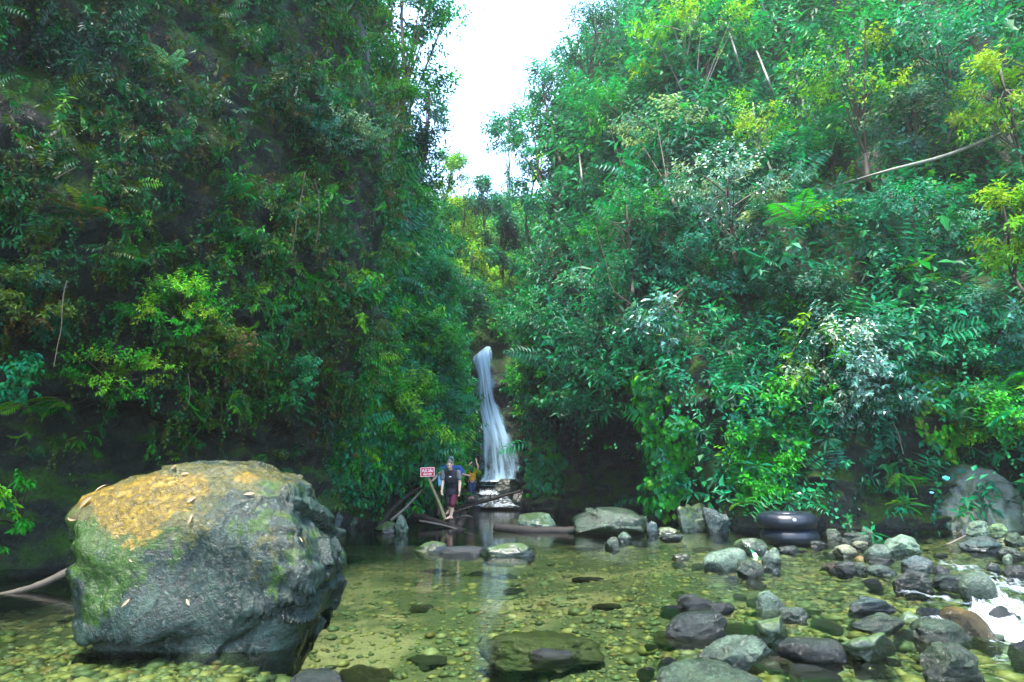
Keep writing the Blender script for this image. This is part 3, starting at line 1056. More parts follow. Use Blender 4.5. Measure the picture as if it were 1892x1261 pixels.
rock("small upright pale stone at the back of the shallows", 1592, 1612, 974, 993, "pale", "dry", .8, 52)
rock("smooth grey-green egg-shaped stone in front of the large pale angular rock", 1596, 1641, 1005, 1037, "grey", "wet", .8, 53, planes=2, rough=.03)
rock("large pale angular rock with a peaked top, behind the egg-shaped stone", 1632, 1696, 988, 1028, "pale", "dry", .8, 54, boxy=.5)
rock("low dark glossy stone at the foot of the egg-shaped stone", 1606, 1652, 1030, 1046, "dark", "wet", .8, 55)
rock("glossy dark dome with a white glint, left one of a touching pair", 1538, 1578, 1036, 1062, "dark", "wet", .8, 56)
rock("darker dull dome touching the glossy dome on its right side", 1572, 1601, 1038, 1060, "green", "wet", .8, 57)
rock("flat grey-brown stone awash right of the pair of domes", 1600, 1652, 1044, 1064, "grey", "wet", .7, 58)
rock("dark block with a flat bluish wet top, behind the big dark wedge", 1664, 1714, 1026, 1058, "blue", "wet", .8, 59, boxy=4)
rock("big dark wedge of wet stone in the middle of the rapids", 1650, 1710, 1050, 1094, "dark", "wet", .8, 60, boxy=2)
rock("small black wet stone at the head of the white water", 1722, 1752, 1044, 1062, "dark", "wet", .8, 61)
rock("round grey-green cobble perched above the small cascade", 1772, 1830, 1058, 1110, "grey", "wet", .9, 62, planes=2, rough=.03, boxy=.3)
rock("low streaked stone to the left of the round perched cobble", 1722, 1780, 1060, 1088, "wet", "wet", .8, 63)
rock("dark blue stone at the bottom of the pile under the big right-hand boulder", 1778, 1840, 990, 1022, "blue", "dry", .8, 64)
rock("pale grey stone on top of the pile under the big right-hand boulder", 1784, 1828, 962, 988, "pale", "dry", .8, 65, Y=13.2)
rock("small yellowish stone beside the pale top stone of the pile", 1826, 1856, 967, 988, "lime", "dry", .8, 66, Y=13.3)
rock("greenish flat stone right of the dark blue stone in the pile", 1828, 1858, 985, 1004, "green", "dry", .8, 67, Y=12.8)
rock("blocky grey-green stone at the far right end of the pile", 1854, 1892, 984, 1012, "green", "dry", .8, 68)
rock("low brown stone under the blocky stone at the right edge", 1838, 1884, 1010, 1032, "moss", "wet", .8, 69)
rock("little white stone standing on the bank below the pile", 1852, 1870, 1024, 1042, "pale", "dry", .8, 70)
rock("small rounded stone in the white water at the right edge", 1818, 1850, 1040, 1058, "wet", "wet", .8, 71)
rock("dark green flat stone at the right edge beside the white water", 1854, 1900, 1044, 1066, "dark", "wet", .8, 72)
rock("huge grey rock with yellow-green moss on its right side, at the right bank", 1728, 1880, 856, 1000, "grey", "moss", .7, 73, "boulder", "boulder", boxy=.8, planes=7, sub=5, Y=14.4, tilt=-.1)
rock("mossy boulder cut off by the right edge of the picture", 1868, 1990, 885, 1000, "moss", "moss", .7, 74, "boulder", "boulder", sub=5, Y=14.2)
# shallows in front
rock("pale squared stone standing upright in the shallows like a tile", 1396, 1447, 1090, 1128, "pale", "wet", .5, 81, boxy=4, planes=5)
rock("low dark stone with a light rim, touching the pale squared stone", 1438, 1490, 1122, 1148, "grey", "wet", .7, 82)
rock("dark tear-shaped stone with a bright glint, behind the flat black-green stone", 1250, 1320, 1096, 1126, "dark", "wet", .6, 83)
rock("flat glossy black-green stone with a broken front edge", 1224, 1340, 1128, 1182, "dark", "wet", .6, 84, boxy=2, tilt=.1)
rock("small submerged dark stone right of the tear-shaped stone", 1310, 1356, 1112, 1132, "dark", "wet", .7, 85)
rock("flat wet slab with a pale streaked top in the middle of the shallows", 1558, 1648, 1102, 1134, "blue", "wet", .5, 86, boxy=2)
rock("long smooth olive slab lying in front of the pale streaked slab", 1566, 1678, 1134, 1170, "green", "wet", .5, 87, boxy=1.5)
rock("green moss-flecked block with an undercut front edge", 1553, 1640, 1166, 1224, "green", "moss", .7, 88, boxy=2)
rock("long slanting ridge of wet layered rock rising from the shallows", 1290, 1424, 1170, 1245, "grey", "wet", .7, 89, "boulder", "boulder", tilt=.45, rough=.12, sub=5)
rock("mossy-shouldered rock behind the slanting layered ridge", 1392, 1454, 1138, 1194, "green", "moss", .8, 90)
rock("broad grey-green boulder cut off by the bottom edge of the picture", 1205, 1420, 1224, 1310, "green", "wet", .6, 91, "boulder", "boulder", sub=5)
rock("big dark slab just under the surface right of the layered ridge", 1440, 1556, 1180, 1226, "dark", "wet", .6, 92, sink=1)
rock("smooth slab awash where the stream bends over the orange rock", 1684, 1792, 1142, 1192, "green", "wet", .6, 93, sink=1)
rock("olive submerged slab at the bottom, left of the white water", 1700, 1800, 1188, 1262, "moss", "wet", .7, 94)
rock("dark wet rock at the lower right corner beside the white water", 1862, 1960, 1180, 1262, "dark", "wet", .8, 95, z0=-.2)
rock("black rock splitting the small cascade", 1822, 1876, 1120, 1158, "dark", "wet", .8, 96, z0=-.1)
rock("orange-brown rock that the stream slides over into the white water", 1740, 1832, 1122, 1178, "rust", "wet", .7, 97, planes=3, rough=.04, sink=1, tilt=-.3, z0=-.06)
rock("wide dark-brown boulder lying under the water at the front of the pool", 880, 1112, 1172, 1238, "brown", "wet", .8, 98, "boulder", "boulder", z0=-.42, planes=3, rough=.28, sub=5, boxy=.0)
rock("glinting rock tip poking out of the water above the wide sunken boulder", 975, 1064, 1197, 1215, "dark", "wet", .5, 103, rough=.2, sink=2)
rock("glossy dark rock tip at the bottom edge near the big lichen boulder", 520, 650, 1240, 1300, "dark", "wet", .7, 99)
rock("dark sunken stone in the sand at the left", 134, 172, 1206, 1228, "dark", "wet", .8, 100, z0=-.06)
rock("pale sandstone chip lying alone in the shallows", 1242, 1276, 1023, 1034, "tan", "dry", .6, 101)
rock("yellow-brown flat stone under the water near the middle", 1286, 1316, 1176, 1190, "tan", "wet", .8, 102, z0=-.08)
# cascade steps under the fall
rock("dark wet rock splitting the little cascade below the waterfall", 912, 962, 884, 918, "dark", "wet", .8, 111, Y=29.2)
rock("dark ledge rock beside the foot of the waterfall", 846, 900, 904, 945, "dark", "wet", .9, 112, Y=28.6)
rock("black rock at the right end of the little cascade", 944, 985, 905, 945, "dark", "wet", .9, 113, Y=27.8)

# small stones awash in the shallows: nothing tells them apart
r = np.random.default_rng(404)
base_small = []
for k in range(6):
    V, Fc = rock_verts(900 + k, 3, 7, rough=.08, boxy=.8)
    base_small.append(make_mesh("cobble", V, [Fc]))
    base_small[-1].materials.append(M_rock)
cnt = 0
while cnt < 46:
    px, py = r.uniform(1180, 1900), r.uniform(985, 1240)
    if py < 985 + (1600 - px) * .12 or (px > 1790 and py > 1090):
        continue
    g = G(px, py)
    sz = r.uniform(.05, .13) * (1 if cnt % 4 else 1.4)
    o = bpy.data.objects.new("cobble", base_small[cnt % 6])
    o.scale = (sz * r.uniform(.8, 1.3), sz, sz * r.uniform(.45, .7))
    o.location = (g[0], g[1], r.uniform(-.09, -.025))
    o.rotation_euler = (r.uniform(-.2, .2), r.uniform(-.2, .2), r.uniform(0, 6.3))
    o.color = (*(np.array(COLS[["wet", "dark", "grey", "tan", "green", "blue", "moss"][r.integers(0, 7)]]) * r.uniform(.25, .5)), 1)
    C.objects.link(o)
    tag(o, "small wet cobble scattered in the right-hand shallows", "cobble", "small cobbles scattered in the shallows")
    cnt += 1

# dark flat stones under the pool
sunk_me = []
for k in range(4):
    V, Fc = rock_verts(950 + k, 4, 10, rough=.25, boxy=.6, facet=.12)
    sunk_me.append(make_mesh("sunken_stone", V, [Fc]))
    sunk_me[-1].materials.append(M_rock)
for k in range(24):
    px, py = r.uniform(620, 1560), r.uniform(1025, 1235)
    g = G(px, py, -.3)
    sz = r.uniform(.10, .30)
    o = bpy.data.objects.new("sunken_stone", sunk_me[k % 4])
    o.scale = (sz * r.uniform(.9, 1.4), sz * .9, sz * r.uniform(.25, .4))
    o.location = (g[0], g[1], float(bed_z(g[0], g[1])))
    o.rotation_euler = (0, 0, r.uniform(0, 6.3))
    o.color = (*(np.array([(.05, .055, .025), (.075, .065, .03), (.035, .045, .03)][r.integers(0, 3)]) * r.uniform(.6, 1.2)), 1)
    C.objects.link(o)
    tag(o, "dark flat stone lying under the water of the pool", "stone", "sunken stones in the pool")

# pebbles of the bed: uncountable
Vp, Fp = ico(1)
npb = 38000
PV, PF, PC = [], [], []
pts = []
while len(pts) < npb:
    px, py = r.uniform(-100, 1950), 1005 + 445 * r.uniform() ** 1.25
    if r.uniform() > sstep(500, 1500, px) * .6 + .4 + .5 * (px < 720) * (py > 1170):
        continue
    g = G(px, py, -.25)
    pts.append(g)
pts = np.array(pts)
pts[:, 2] = bed_z(pts[:, 0], pts[:, 1])
sz = (r.gamma(1.5, .012, npb) + .008) * (1 + .5 * sstep(1.8, 3.5, pts[:, 0]) * (r.uniform(size=npb) < .35))
sc3 = np.stack([sz * r.uniform(.8, 1.5, npb), sz, sz * r.uniform(.3, .6, npb)], -1)
an = r.uniform(0, 6.3, npb)
q = Vp[None] * (1 + .18 * r.normal(size=(npb, len(Vp), 1))) * sc3[:, None, :]
PV = np.stack([q[..., 0] * np.cos(an)[:, None] - q[..., 1] * np.sin(an)[:, None], q[..., 0] * np.sin(an)[:, None] + q[..., 1] * np.cos(an)[:, None], q[..., 2]], -1) + pts[:, None, :]
PF = (Fp[None] + (np.arange(npb) * len(Vp))[:, None, None]).reshape(-1, 3)
pc = np.array([(.12, .11, .035), (.19, .17, .07), (.05, .065, .028), (.06, .085, .045), (.17, .17, .11), (.10, .065, .02), (.03, .04, .02), (.09, .12, .075)])[r.choice(8, npb, p=[.2, .12, .2, .14, .05, .07, .14, .08])]
m, nt, N, L, out = new_mat("pebbles")
at = N("ShaderNodeAttribute")
at.attribute_name = "tint"
b = N("ShaderNodeBsdfPrincipled")
b.inputs["Roughness"].default_value = .6
L(at.outputs["Color"], b.inputs["Base Color"])
L(b.outputs[0], out.inputs[0])
kind(link("pebbles", make_mesh("pebbles", PV.reshape(-1, 3), [PF], True, np.repeat(pc * np.array([.80, .88, .75]), len(Vp), 0)), m), "stuff")

# ------------------------------------------------------------------ the big lichen boulder
BY, BFR = 5.2, 4.82
sil = [(622, 1078), (623, 1050), (604, 1010), (578, 968), (550, 925), (541, 899), (512, 884), (476, 874), (440, 862), (395, 857), (345, 851), (300, 859), (250, 874), (190, 898),
       (143, 920), (125, 948), (127, 990), (140, 1040), (152, 1090), (160, 1145), (178, 1200), (188, 1245), (260, 1310), (390, 1320), (500, 1300), (572, 1206), (612, 1124)]
bc = P(361, 1030, BFR)
sw = np.array([P(361 + (x - 374) * .94, y, BFR) for x, y in sil])
bc[1] = BY
sx, sz_ = sw[:, 0] - bc[0], sw[:, 2] - bc[2]
th = np.unwrap(np.arctan2(sz_, sx))
rad = np.hypot(sx, sz_)
o_ = np.argsort(th % (2 * math.pi))
tht, rt = (th % (2 * math.pi))[o_], rad[o_]
tht, rt = np.concatenate([tht - 2 * math.pi, tht, tht + 2 * math.pi]), np.tile(rt, 3)
V0, BFc = ico(7)
dy = np.sign(V0[:, 1]) * np.abs(V0[:, 1]) ** .8
t_ = np.arctan2(V0[:, 2], V0[:, 0]) % (2 * math.pi)
R_ = np.interp(t_, tht, rt)
w_ = np.clip(1 - np.abs(dy) ** 6, 0, 1) ** (1 / 6)
BVt = np.stack([R_ * np.cos(t_) * w_, dy * .62, R_ * np.sin(t_) * w_], -1)
front_ = sstep(.3, -.3, BVt[:, 1])
BVt[:, 1] += front_ * (.55 * np.clip(BVt[:, 2] - .12, 0, 1))      # the top face leans back
nb = unit(BVt * np.array([1, 1.3, 1.2]))
rf = np.random.default_rng(77)
low_ = sstep(.35, -.1, BVt[:, 2] - .2 * BVt[:, 0])
disp = .05 * fbm(BVt * 1.5, 4, 202) + .022 * ridged(BVt * np.array([2.5, 2.5, 5.5]), 4, 203) + .012 * fbm(BVt * 9, 4, 204)
disp = disp + facets(BVt, 46, .055, rf, 1.3, .6) + (0.25 + .75 * low_) * facets(BVt + .12 * BVt[:, :1] * np.array([0, 0, 1]), 170, .042, rf, 2.6, .9) + facets(BVt, 420, .008, rf, 1.8, 1.2)
crack = sstep(.05, .0, np.abs(BVt[:, 0] * .8 - BVt[:, 2] * 1.1 - .98 + .12 * fbm(BVt * 2.5, 3, 205)))
disp = disp - .07 * crack * (BVt[:, 2] < .1)
BVt = BVt + nb * disp[:, None]
BW = BVt + bc
bx, by_, _ = proj(BW)
f1, f2, f3 = fbm(BVt * 3.0, 5, 211), fbm(BVt * 6.0, 4, 212), fbm(BVt * 1.5, 4, 213)
def blob(cx, cy, rx, ry):
    return np.exp(-((bx - cx) / rx) ** 2 - ((by_ - cy) / ry) ** 2)
bx = bx + 8
yl = np.clip(blob(300, 905, 60, 36) * 1.3 + blob(258, 960, 55, 40) * .9 + blob(365, 898, 34, 20) + blob(455, 886, 45, 16) * 1.1 + blob(150, 925, 30, 14) * .9 + blob(330, 925, 26, 26) + blob(215, 915, 60, 16) * .5 + blob(400, 875, 80, 10) * .4, 0, 1.3)
yellow = sstep(.30, .95, yl + .7 * f1 + .45 * f2)
ms = np.clip(blob(300, 995, 70, 22) + blob(148, 1010, 22, 60) * 1.2 + blob(205, 1070, 34, 70) + blob(265, 1060, 50, 30) * .5 + blob(180, 900, 40, 14) * .8 + blob(480, 900, 50, 18) * .6 + blob(330, 880, 60, 14) * .6 + blob(230, 925, 50, 14) * .8 + blob(175, 1120, 20, 40) * .8 + blob(560, 1040, 30, 70) * .35 + .35, 0, 1.4)
mossy = sstep(.55, 1.15, ms + .9 * f2 + .4 * f1)
bm_ = make_mesh("lichen_boulder", BVt, [BFc], True, None, {"yellow": yellow, "moss": mossy, "olive": sstep(.0, .7, blob(250, 960, 150, 85) + .7 * blob(430, 880, 120, 24) + .4 * f3)})
mat, (nt, N, L, out, b, ad, colour, n1, n2) = rock_mat("boulder_stone", 0, (.10, .5), 1.0, 3.4, False, (.010, .027, .020), detail=.03, spec=.4, wetline=False)
n3 = N("ShaderNodeTexNoise")
n3.inputs["Scale"].default_value = 11
n3.inputs["Detail"].default_value = 8
n3.inputs["Roughness"].default_value = .75
L(ad.outputs[0], n3.inputs["Vector"])
def mixattr(attr, base, stops):
    global colour
    a = N("ShaderNodeAttribute")
    a.attribute_name = attr
    rp = ramp(N, stops)
    L(n2.outputs[0], rp.inputs[0])
    mx = N("ShaderNodeMix")
    mx.data_type = 'RGBA'
    q1 = N("ShaderNodeMath")
    q1.operation = 'MULTIPLY_ADD'
    q1.inputs[1].default_value = 4.2
    L(n3.outputs[0], q1.inputs[0])
    L(a.outputs["Fac"], q1.inputs[2])
    q2 = N("ShaderNodeMapRange")
    q2.inputs[1].default_value, q2.inputs[2].default_value = 2.30, 2.72
    q2.interpolation_type = 'SMOOTHSTEP'
    L(q1.outputs[0], q2.inputs[0])
    q3 = N("ShaderNodeMath")
    q3.operation = 'MULTIPLY'
    q3.use_clamp = True
    q3.inputs[1].default_value = 3.0
    L(a.outputs["Fac"], q3.inputs[0])
    q4 = N("ShaderNodeMath")
    q4.operation = 'MULTIPLY'
    L(q2.outputs[0], q4.inputs[0])
    L(q3.outputs[0], q4.inputs[1])
    L(q4.outputs[0], mx.inputs[0])
    L(base, mx.inputs[6])
    L(rp.outputs[0], mx.inputs[7])
    return mx.outputs[2]
pale_ramp = ramp(N, [(.60, (0, 0, 0)), (.72, (1, 1, 1))])  # pale grey-green flecks where the fine noise is high
L(n2.outputs[0], pale_ramp.inputs[0])
vm = N("ShaderNodeMix")
vm.data_type = 'RGBA'
L(pale_ramp.outputs[0], vm.inputs[0])
L(colour, vm.inputs[6])
vm.inputs[7].default_value = (.10, .14, .12, 1)
vor = N("ShaderNodeTexVoronoi")
vor.feature = 'DISTANCE_TO_EDGE'
vor.inputs["Scale"].default_value = 3.2
wv = N("ShaderNodeMix")
wv.data_type = 'RGBA'
wv.blend_type = 'ADD'
wv.inputs[0].default_value = .22
L(ad.outputs[0], wv.inputs[6])
L(n1.outputs[1], wv.inputs[7])
L(wv.outputs[2], vor.inputs["Vector"])
ck = ramp(N, [(.0, (.12, .12, .12)), (.035, (1, 1, 1))])
L(vor.outputs["Distance"], ck.inputs[0])
cm = N("ShaderNodeMix")
cm.data_type = 'RGBA'
cm.blend_type = 'MULTIPLY'
cm.inputs[0].default_value = .8
L(vm.outputs[2], cm.inputs[6])
L(ck.outputs[0], cm.inputs[7])
colour = cm.outputs[2]
colour = mixattr("olive", colour, [(.3, (.016, .020, .003)), (.7, (.075, .072, .012))])
colour = mixattr("moss", colour, [(.3, (.006, .020, .001)), (.5, (.014, .045, .002)), (.7, (.034, .085, .003))])
colour = mixattr("yellow", colour, [(.3, (.02, .022, .003)), (.48, (.085, .056, .001)), (.7, (.24, .155, .002))])
L(colour, b.inputs["Base Color"])
boulder = link("boulder", bm_, mat, None, bc)
tag(boulder, "huge wet boulder with yellow lichen and green moss on top, standing in the pool", "boulder")
BOULDER_T = bvh_of((BW, BFc))

# dry leaves lying on it
M_dry = plain("dry_leaf", (.30, .21, .12), .6, .3, .3, 40)
Lv = leaf_arrays_fine(np.zeros((1, 3)), np.array([[1., 0, 0]]), np.array([[0, 0, 1.]]), np.array([1.]), np.array([.30]), np.ones((1, 3)), .22, .15)
dry_me = make_mesh("dry_leaf", Lv[0] - np.array([.5, 0, -.06]), list(Lv[1]), False)
dry_me.materials.append(M_dry)
for px, py, ln, a, what in [(187, 905, .13, 40, "pale dry leaf on the upper left shoulder of the big boulder"), (160, 930, .16, 20, "long curled dry leaf on the left shoulder of the big boulder, above the corner"),
                            (136, 958, .15, 75, "dry leaf hanging at the left corner of the big boulder"), (322, 866, .08, 10, "small dry leaf near the crest of the big boulder"),
                            (342, 878, .09, 0, "dry leaf just below the crest of the big boulder"), (352, 925, .12, 95, "upright white dry leaf beside the yellow lichen on the big boulder"),
                            (352, 959, .11, -20, "white dry leaf on dark stone below the yellow lichen"), (460, 915, .11, 35, "crumpled tan leaf litter on the right top of the big boulder"),
                            (245, 1017, .05, 15, "tiny pale leaf in the middle of the boulder face, upper of two"), (243, 1037, .05, -30, "tiny pale leaf in the middle of the boulder face, lower of two"),
                            (232, 1115, .09, 100, "thin twig-like dry leaf low on the left face of the boulder"), (348, 1114, .08, -35, "small dry leaf caught in the layered lower face of the boulder"),
                            (553, 999, .07, -10, "small pale leaf near the right edge of the boulder")]:
    p, n = hit(px, py, BOULDER_T)
    if p is None:
        continue
    ln *= .75
    t = unit(np.cross(n, [0, 1, 0]))
    q = np.cross(n, t)
    a = math.radians(a)
    d = t * math.cos(a) + q * math.sin(a)
    from mathutils import Matrix
    s = np.cross(n, d)
    o = bpy.data.objects.new("dry_leaf", dry_me)
    o.matrix_world = Matrix([[d[0] * ln, s[0] * ln, n[0] * ln, p[0] + n[0] * .012], [d[1] * ln, s[1] * ln, n[1] * ln, p[1] + n[1] * .012], [d[2] * ln, s[2] * ln, n[2] * ln, p[2] + n[2] * .012], [0, 0, 0, 1]])
    C.objects.link(o)
    tag(o, what, "dry leaf", "dry leaves on the big boulder")

# ------------------------------------------------------------------ waterfall, cascade, white water
def water_sheet_mat(name, su, sv, lo, hi, col=(.78, .86, .92)):
    m, nt, N, L, out = new_mat(name)
    ua, va = N("ShaderNodeAttribute"), N("ShaderNodeAttribute")
    ua.attribute_name, va.attribute_name = "across", "along"
    cmb = N("ShaderNodeCombineXYZ")
    L(ua.outputs["Fac"], cmb.inputs[0])
    L(va.outputs["Fac"], cmb.inputs[1])
    mp = N("ShaderNodeMapping")
    mp.inputs["Scale"].default_value = (su, sv, 1)
    L(cmb.outputs[0], mp.inputs[0])
    nz = N("ShaderNodeTexNoise")
    nz.inputs["Scale"].default_value = 1
    nz.inputs["Detail"].default_value = 6
    nz.inputs["Roughness"].default_value = .62
    nz.inputs["Distortion"].default_value = .5
    L(mp.outputs[0], nz.inputs["Vector"])
    th = N("ShaderNodeAttribute")
    th.attribute_name = "thick"
    ad = N("ShaderNodeMath")
    ad.operation = 'ADD'
    L(nz.outputs[0], ad.inputs[0])
    L(th.outputs["Fac"], ad.inputs[1])
    mr = N("ShaderNodeMapRange")
    mr.inputs[1].default_value, mr.inputs[2].default_value = lo, hi
    mr.interpolation_type = 'SMOOTHSTEP'
    L(ad.outputs[0], mr.inputs[0])
    b = N("ShaderNodeBsdfPrincipled")
    b.inputs["Base Color"].default_value = (*col, 1)
    b.inputs["Roughness"].default_value = .35
    b.inputs["Subsurface Weight"].default_value = 0
    bp = N("ShaderNodeBump")
    bp.inputs["Distance"].default_value = .03
    bp.inputs["Strength"].default_value = .4
    L(nz.outputs[0], bp.inputs["Height"])
    L(bp.outputs[0], b.inputs["Normal"])
    t = N("ShaderNodeBsdfTransparent")
    t.inputs[0].default_value = (.92, .97, 1, 1)
    mx = N("ShaderNodeMixShader")
    L(mr.outputs[0], mx.inputs[0])
    L(t.outputs[0], mx.inputs[1])
    L(b.outputs[0], mx.inputs[2])
    L(mx.outputs[0], out.inputs[0])
    return m
M_fall = water_sheet_mat("falling_water", 9, .7, .22, .95, (.40, .64, .84))
M_foam = water_sheet_mat("foam", 13, 2.2, .40, .98, (.72, .84, .94))
def ribbon(rows, nu=28, nv=120, bulge=.25, seed=1, thick=None):
    """rows: (left xyz, right xyz, thickness) -> a sheet with depth and streaks"""
    A = catmull(np.array([np.concatenate([a, b, [t]]) for a, b, t in rows]), nv)
    u = np.linspace(0, 1, nu)
    Lp, Rp, tk = A[:, 0:3], A[:, 3:6], A[:, 6]
    V = Lp[:, None] * (1 - u)[None, :, None] + Rp[:, None] * u[None, :, None]
    v = np.linspace(0, len(rows), nv)
    V[..., 1] -= bulge * np.sin(math.pi * u)[None] * np.ones(nv)[:, None]
    uv = np.stack([np.broadcast_to(u * 7, (nv, nu)), np.broadcast_to(v[:, None] * .8, (nv, nu)), np.zeros((nv, nu))], -1)
    V[..., 1] -= .06 * fbm(uv * np.array([1, .35, 1]), 3, seed)
    edge = np.minimum(u, 1 - u)[None] * np.ones(nv)[:, None]
    th_ = tk[:, None] + .05 - .45 * sstep(.2, 0, edge + .16 * fbm(uv * np.array([.5, 1.2, 1]), 3, seed + 5)) + .12 * fbm(uv * np.array([1.2, .5, 1]), 3, seed + 8)
    return make_mesh("sheet", V.reshape(-1, 3), [grid_faces(nv, nu)], True, None, {"across": np.broadcast_to(u, (nv, nu)).ravel(), "along": np.broadcast_to(v[:, None] / len(rows) * 6, (nv, nu)).ravel(), "thick": th_.ravel()})
rows = [(648, 640, 890, 906, 34.2, .15), (655, 644, 880, 908, 33.4, .2), (665, 655, 872, 911, 32.9, .2), (690, 686, 877, 913, 32.75, .12), (712, 710, 879, 918, 32.7, .12), (740, 738, 880, 922, 32.6, .02), (762, 764, 882, 929, 32.5, .16), (785, 790, 885, 939, 32.35, .2),
        (812, 816, 887, 950, 32.2, .08), (845, 848, 886, 961, 32.1, .03), (872, 873, 884, 968, 32.0, .02), (890, 890, 880, 972, 31.9, .15)]
wf = link("waterfall", ribbon([(P(a, yl, Y), P(b, yr, Y), t) for yl, yr, a, b, Y, t in rows], 40, 160, .35, 31), M_fall)
kind(wf, "structure")
# spray of foam at its foot and the two steps of the cascade
def cascade(name, rows, seed, bulge=.1, nu=30, nv=50):
    o = link(name, ribbon([(P(a, y, Y), P(b, y, Y), t - .16) for y, a, b, Y, t in rows], nu, nv, bulge, seed), M_foam)
    return kind(o, "structure")
cascade("cascade_water", [(886, 868, 962, 31.8, -.04), (889, 866, 962, 31.2, .2), (893, 868, 950, 30.6, -.12), (900, 872, 945, 30.0, -.12), (905, 874, 932, 29.6, .1), (911, 878, 930, 29.2, .3), (915, 880, 932, 29.0, .1)], 41)
cascade("cascade_water", [(916, 884, 946, 28.9, .05), (921, 878, 950, 28.6, .1), (927, 874, 955, 28.2, .12), (932, 872, 962, 27.9, .2), (937, 868, 972, 27.5, .1), (939, 866, 978, 27.0, -.1)], 42)
basin = Shape()
a_, b_ = P(862, 890, 33.5), P(966, 890, 33.5)
basin.add(np.array([[a_[0], 33.8, 1.22], [b_[0], 33.8, 1.22], [b_[0] - .1, 29.7, 1.0], [a_[0] + .3, 29.7, 1.0]]), [np.array([[0, 3, 2, 1]])])
kind(basin.build("water_basin", M_water), "structure")
# white water at the lower right, lying on the stream surface
def white_patch(name, ctr, nu, nv, seed):
    """ctr: list of (px, py, half width px, z, thick) along the flow"""
    rows = []
    for k, (px, py, hw, z, t) in enumerate(ctr):
        q0, q1 = ctr[max(0, k - 1)], ctr[min(len(ctr) - 1, k + 1)]
        a, b = G(px, py, z), None
        d = unit((G(q1[0], q1[1], q1[3]) - G(q0[0], q0[1], q0[3])) * np.array([1, 1, 0]))
        s = np.array([d[1], -d[0], 0]) * hw * 1.5 / ppm(a[1], z)
        rows.append((a - s + [0, 0, .018], a + s + [0, 0, .018], t))
    A = catmull(np.array([np.concatenate([a, b, [t]]) for a, b, t in rows]), nv)
    u = np.linspace(0, 1, nu)
    V = A[:, None, 0:3] * (1 - u)[None, :, None] + A[:, None, 3:6] * u[None, :, None]
    V[..., 2] += .07 * np.clip(fbm(V * 6, 4, seed) + .1, -.2, 1)
    edge = np.minimum(u, 1 - u)[None] * np.ones(nv)[:, None]
    th_ = A[:, 6:7] - .4 * sstep(.3, 0, edge + .12 * fbm(V * 4, 3, seed + 3))
    v = np.linspace(0, 6, nv)[:, None] * np.ones(nu)[None]
    o = link(name, make_mesh(name, V.reshape(-1, 3), [grid_faces(nv, nu)[:, ::-1]], True, None, {"across": np.broadcast_to(u, (nv, nu)).ravel(), "along": v.ravel(), "thick": th_.ravel()}), M_foam)
    return kind(o, "structure")
white_patch("white_water", [(1745, 1040, 16, 0, -.12), (1780, 1052, 28, 0, -.03), (1820, 1064, 26, 0, -.08), (1860, 1078, 34, 0, -.02), (1900, 1092, 40, 0, .05), (1990, 1110, 50, 0, .05)], 40, 90, 51)
white_patch("white_water", [(1828, 1092, 16, .0, .0), (1846, 1112, 22, -.02, .12), (1868, 1128, 30, -.06, .2), (1892, 1142, 36, -.10, .25), (1950, 1160, 50, -.14, .2)], 30, 60, 52)
white_patch("white_water", [(1806, 1112, 14, .01, .0), (1820, 1130, 24, -.02, .15), (1832, 1156, 38, -.10, .3), (1848, 1178, 60, -.16, .28), (1870, 1196, 50, -.22, .2), (1910, 1214, 50, -.23, .1), (1960, 1230, 50, -.23, 0)], 44, 90, 53)
white_patch("white_water", [(1786, 1206, 10, -.16, .0), (1806, 1212, 24, -.2, .12), (1836, 1216, 26, -.22, .08), (1862, 1228, 26, -.23, .0)], 30, 50, 54)
white_patch("white_water", [(1650, 1096, 6, 0, -.1), (1690, 1100, 14, 0, .0), (1740, 1106, 12, 0, .02), (1790, 1118, 10, 0, .0)], 20, 60, 55)
white_patch("white_water", [(1660, 1150, 8, 0, -.12), (1700, 1146, 14, 0, .0), (1750, 1160, 14, 0, .02), (1800, 1184, 12, -.08, .02)], 20, 60, 56)

# ------------------------------------------------------------------ logs and sticks
def log(label, pts, rad, mat, name="log", cat="log", group=None, k=10, rough=.25, n=26, stubs=()):
    W = np.array([P(*q) for q in pts])
    W = catmull(W, n) if len(W) > 2 else W[0] + (W[1] - W[0]) * np.linspace(0, 1, n)[:, None]
    W = W + .25 * np.mean(rad) * fbm(W * 2.3, 3, 5)[:, None] * np.array([1, 1, .8])
    c = W.mean(0)
    s = Shape().tube(W - c, np.interp(np.linspace(0, 1, n), np.linspace(0, 1, len(rad)), rad), k, rough=rough)
    for t, d, L_ in stubs:
        b = W[int(t * (n - 1))] - c
        s.tube(np.array([b, b + np.array(d) * L_ * .5, b + np.array(d) * L_]), [np.mean(rad) * .6, np.mean(rad) * .45, np.mean(rad) * .25], 7, rough=.2)
    o = s.build(name, mat, None, True, loc=c)
    return tag(o, label, cat, group)
log("fallen log lying across the water in front of the large rounded boulder", [(912, 975, 15.5), (985, 982, 15.35), (1060, 982, 15.2), (1150, 980, 14.9)], [.09, .115, .11, .105, .07], M_wood, stubs=[(.36, (.1, -.2, .9), .16), (.95, (.5, -.2, .6), .22)])
log("dark log under the front man's bare feet, pointing at the camera", [(834, 970, 16.55), (838, 957, 19.0), (848, 945, 22.5)], [.115, .11, .10], M_wood, k=14)
log("second log end beside the one under the front man's feet", [(849, 972, 16.7), (853, 960, 19.2), (858, 948, 22.5)], [.10, .10, .09], M_wood, k=14)
log("dark sunken trunk slanting down to the water below the front man", [(764, 952, 17.6), (810, 966, 16.9), (874, 986, 16.0)], [.085, .085, .05], M_wood)
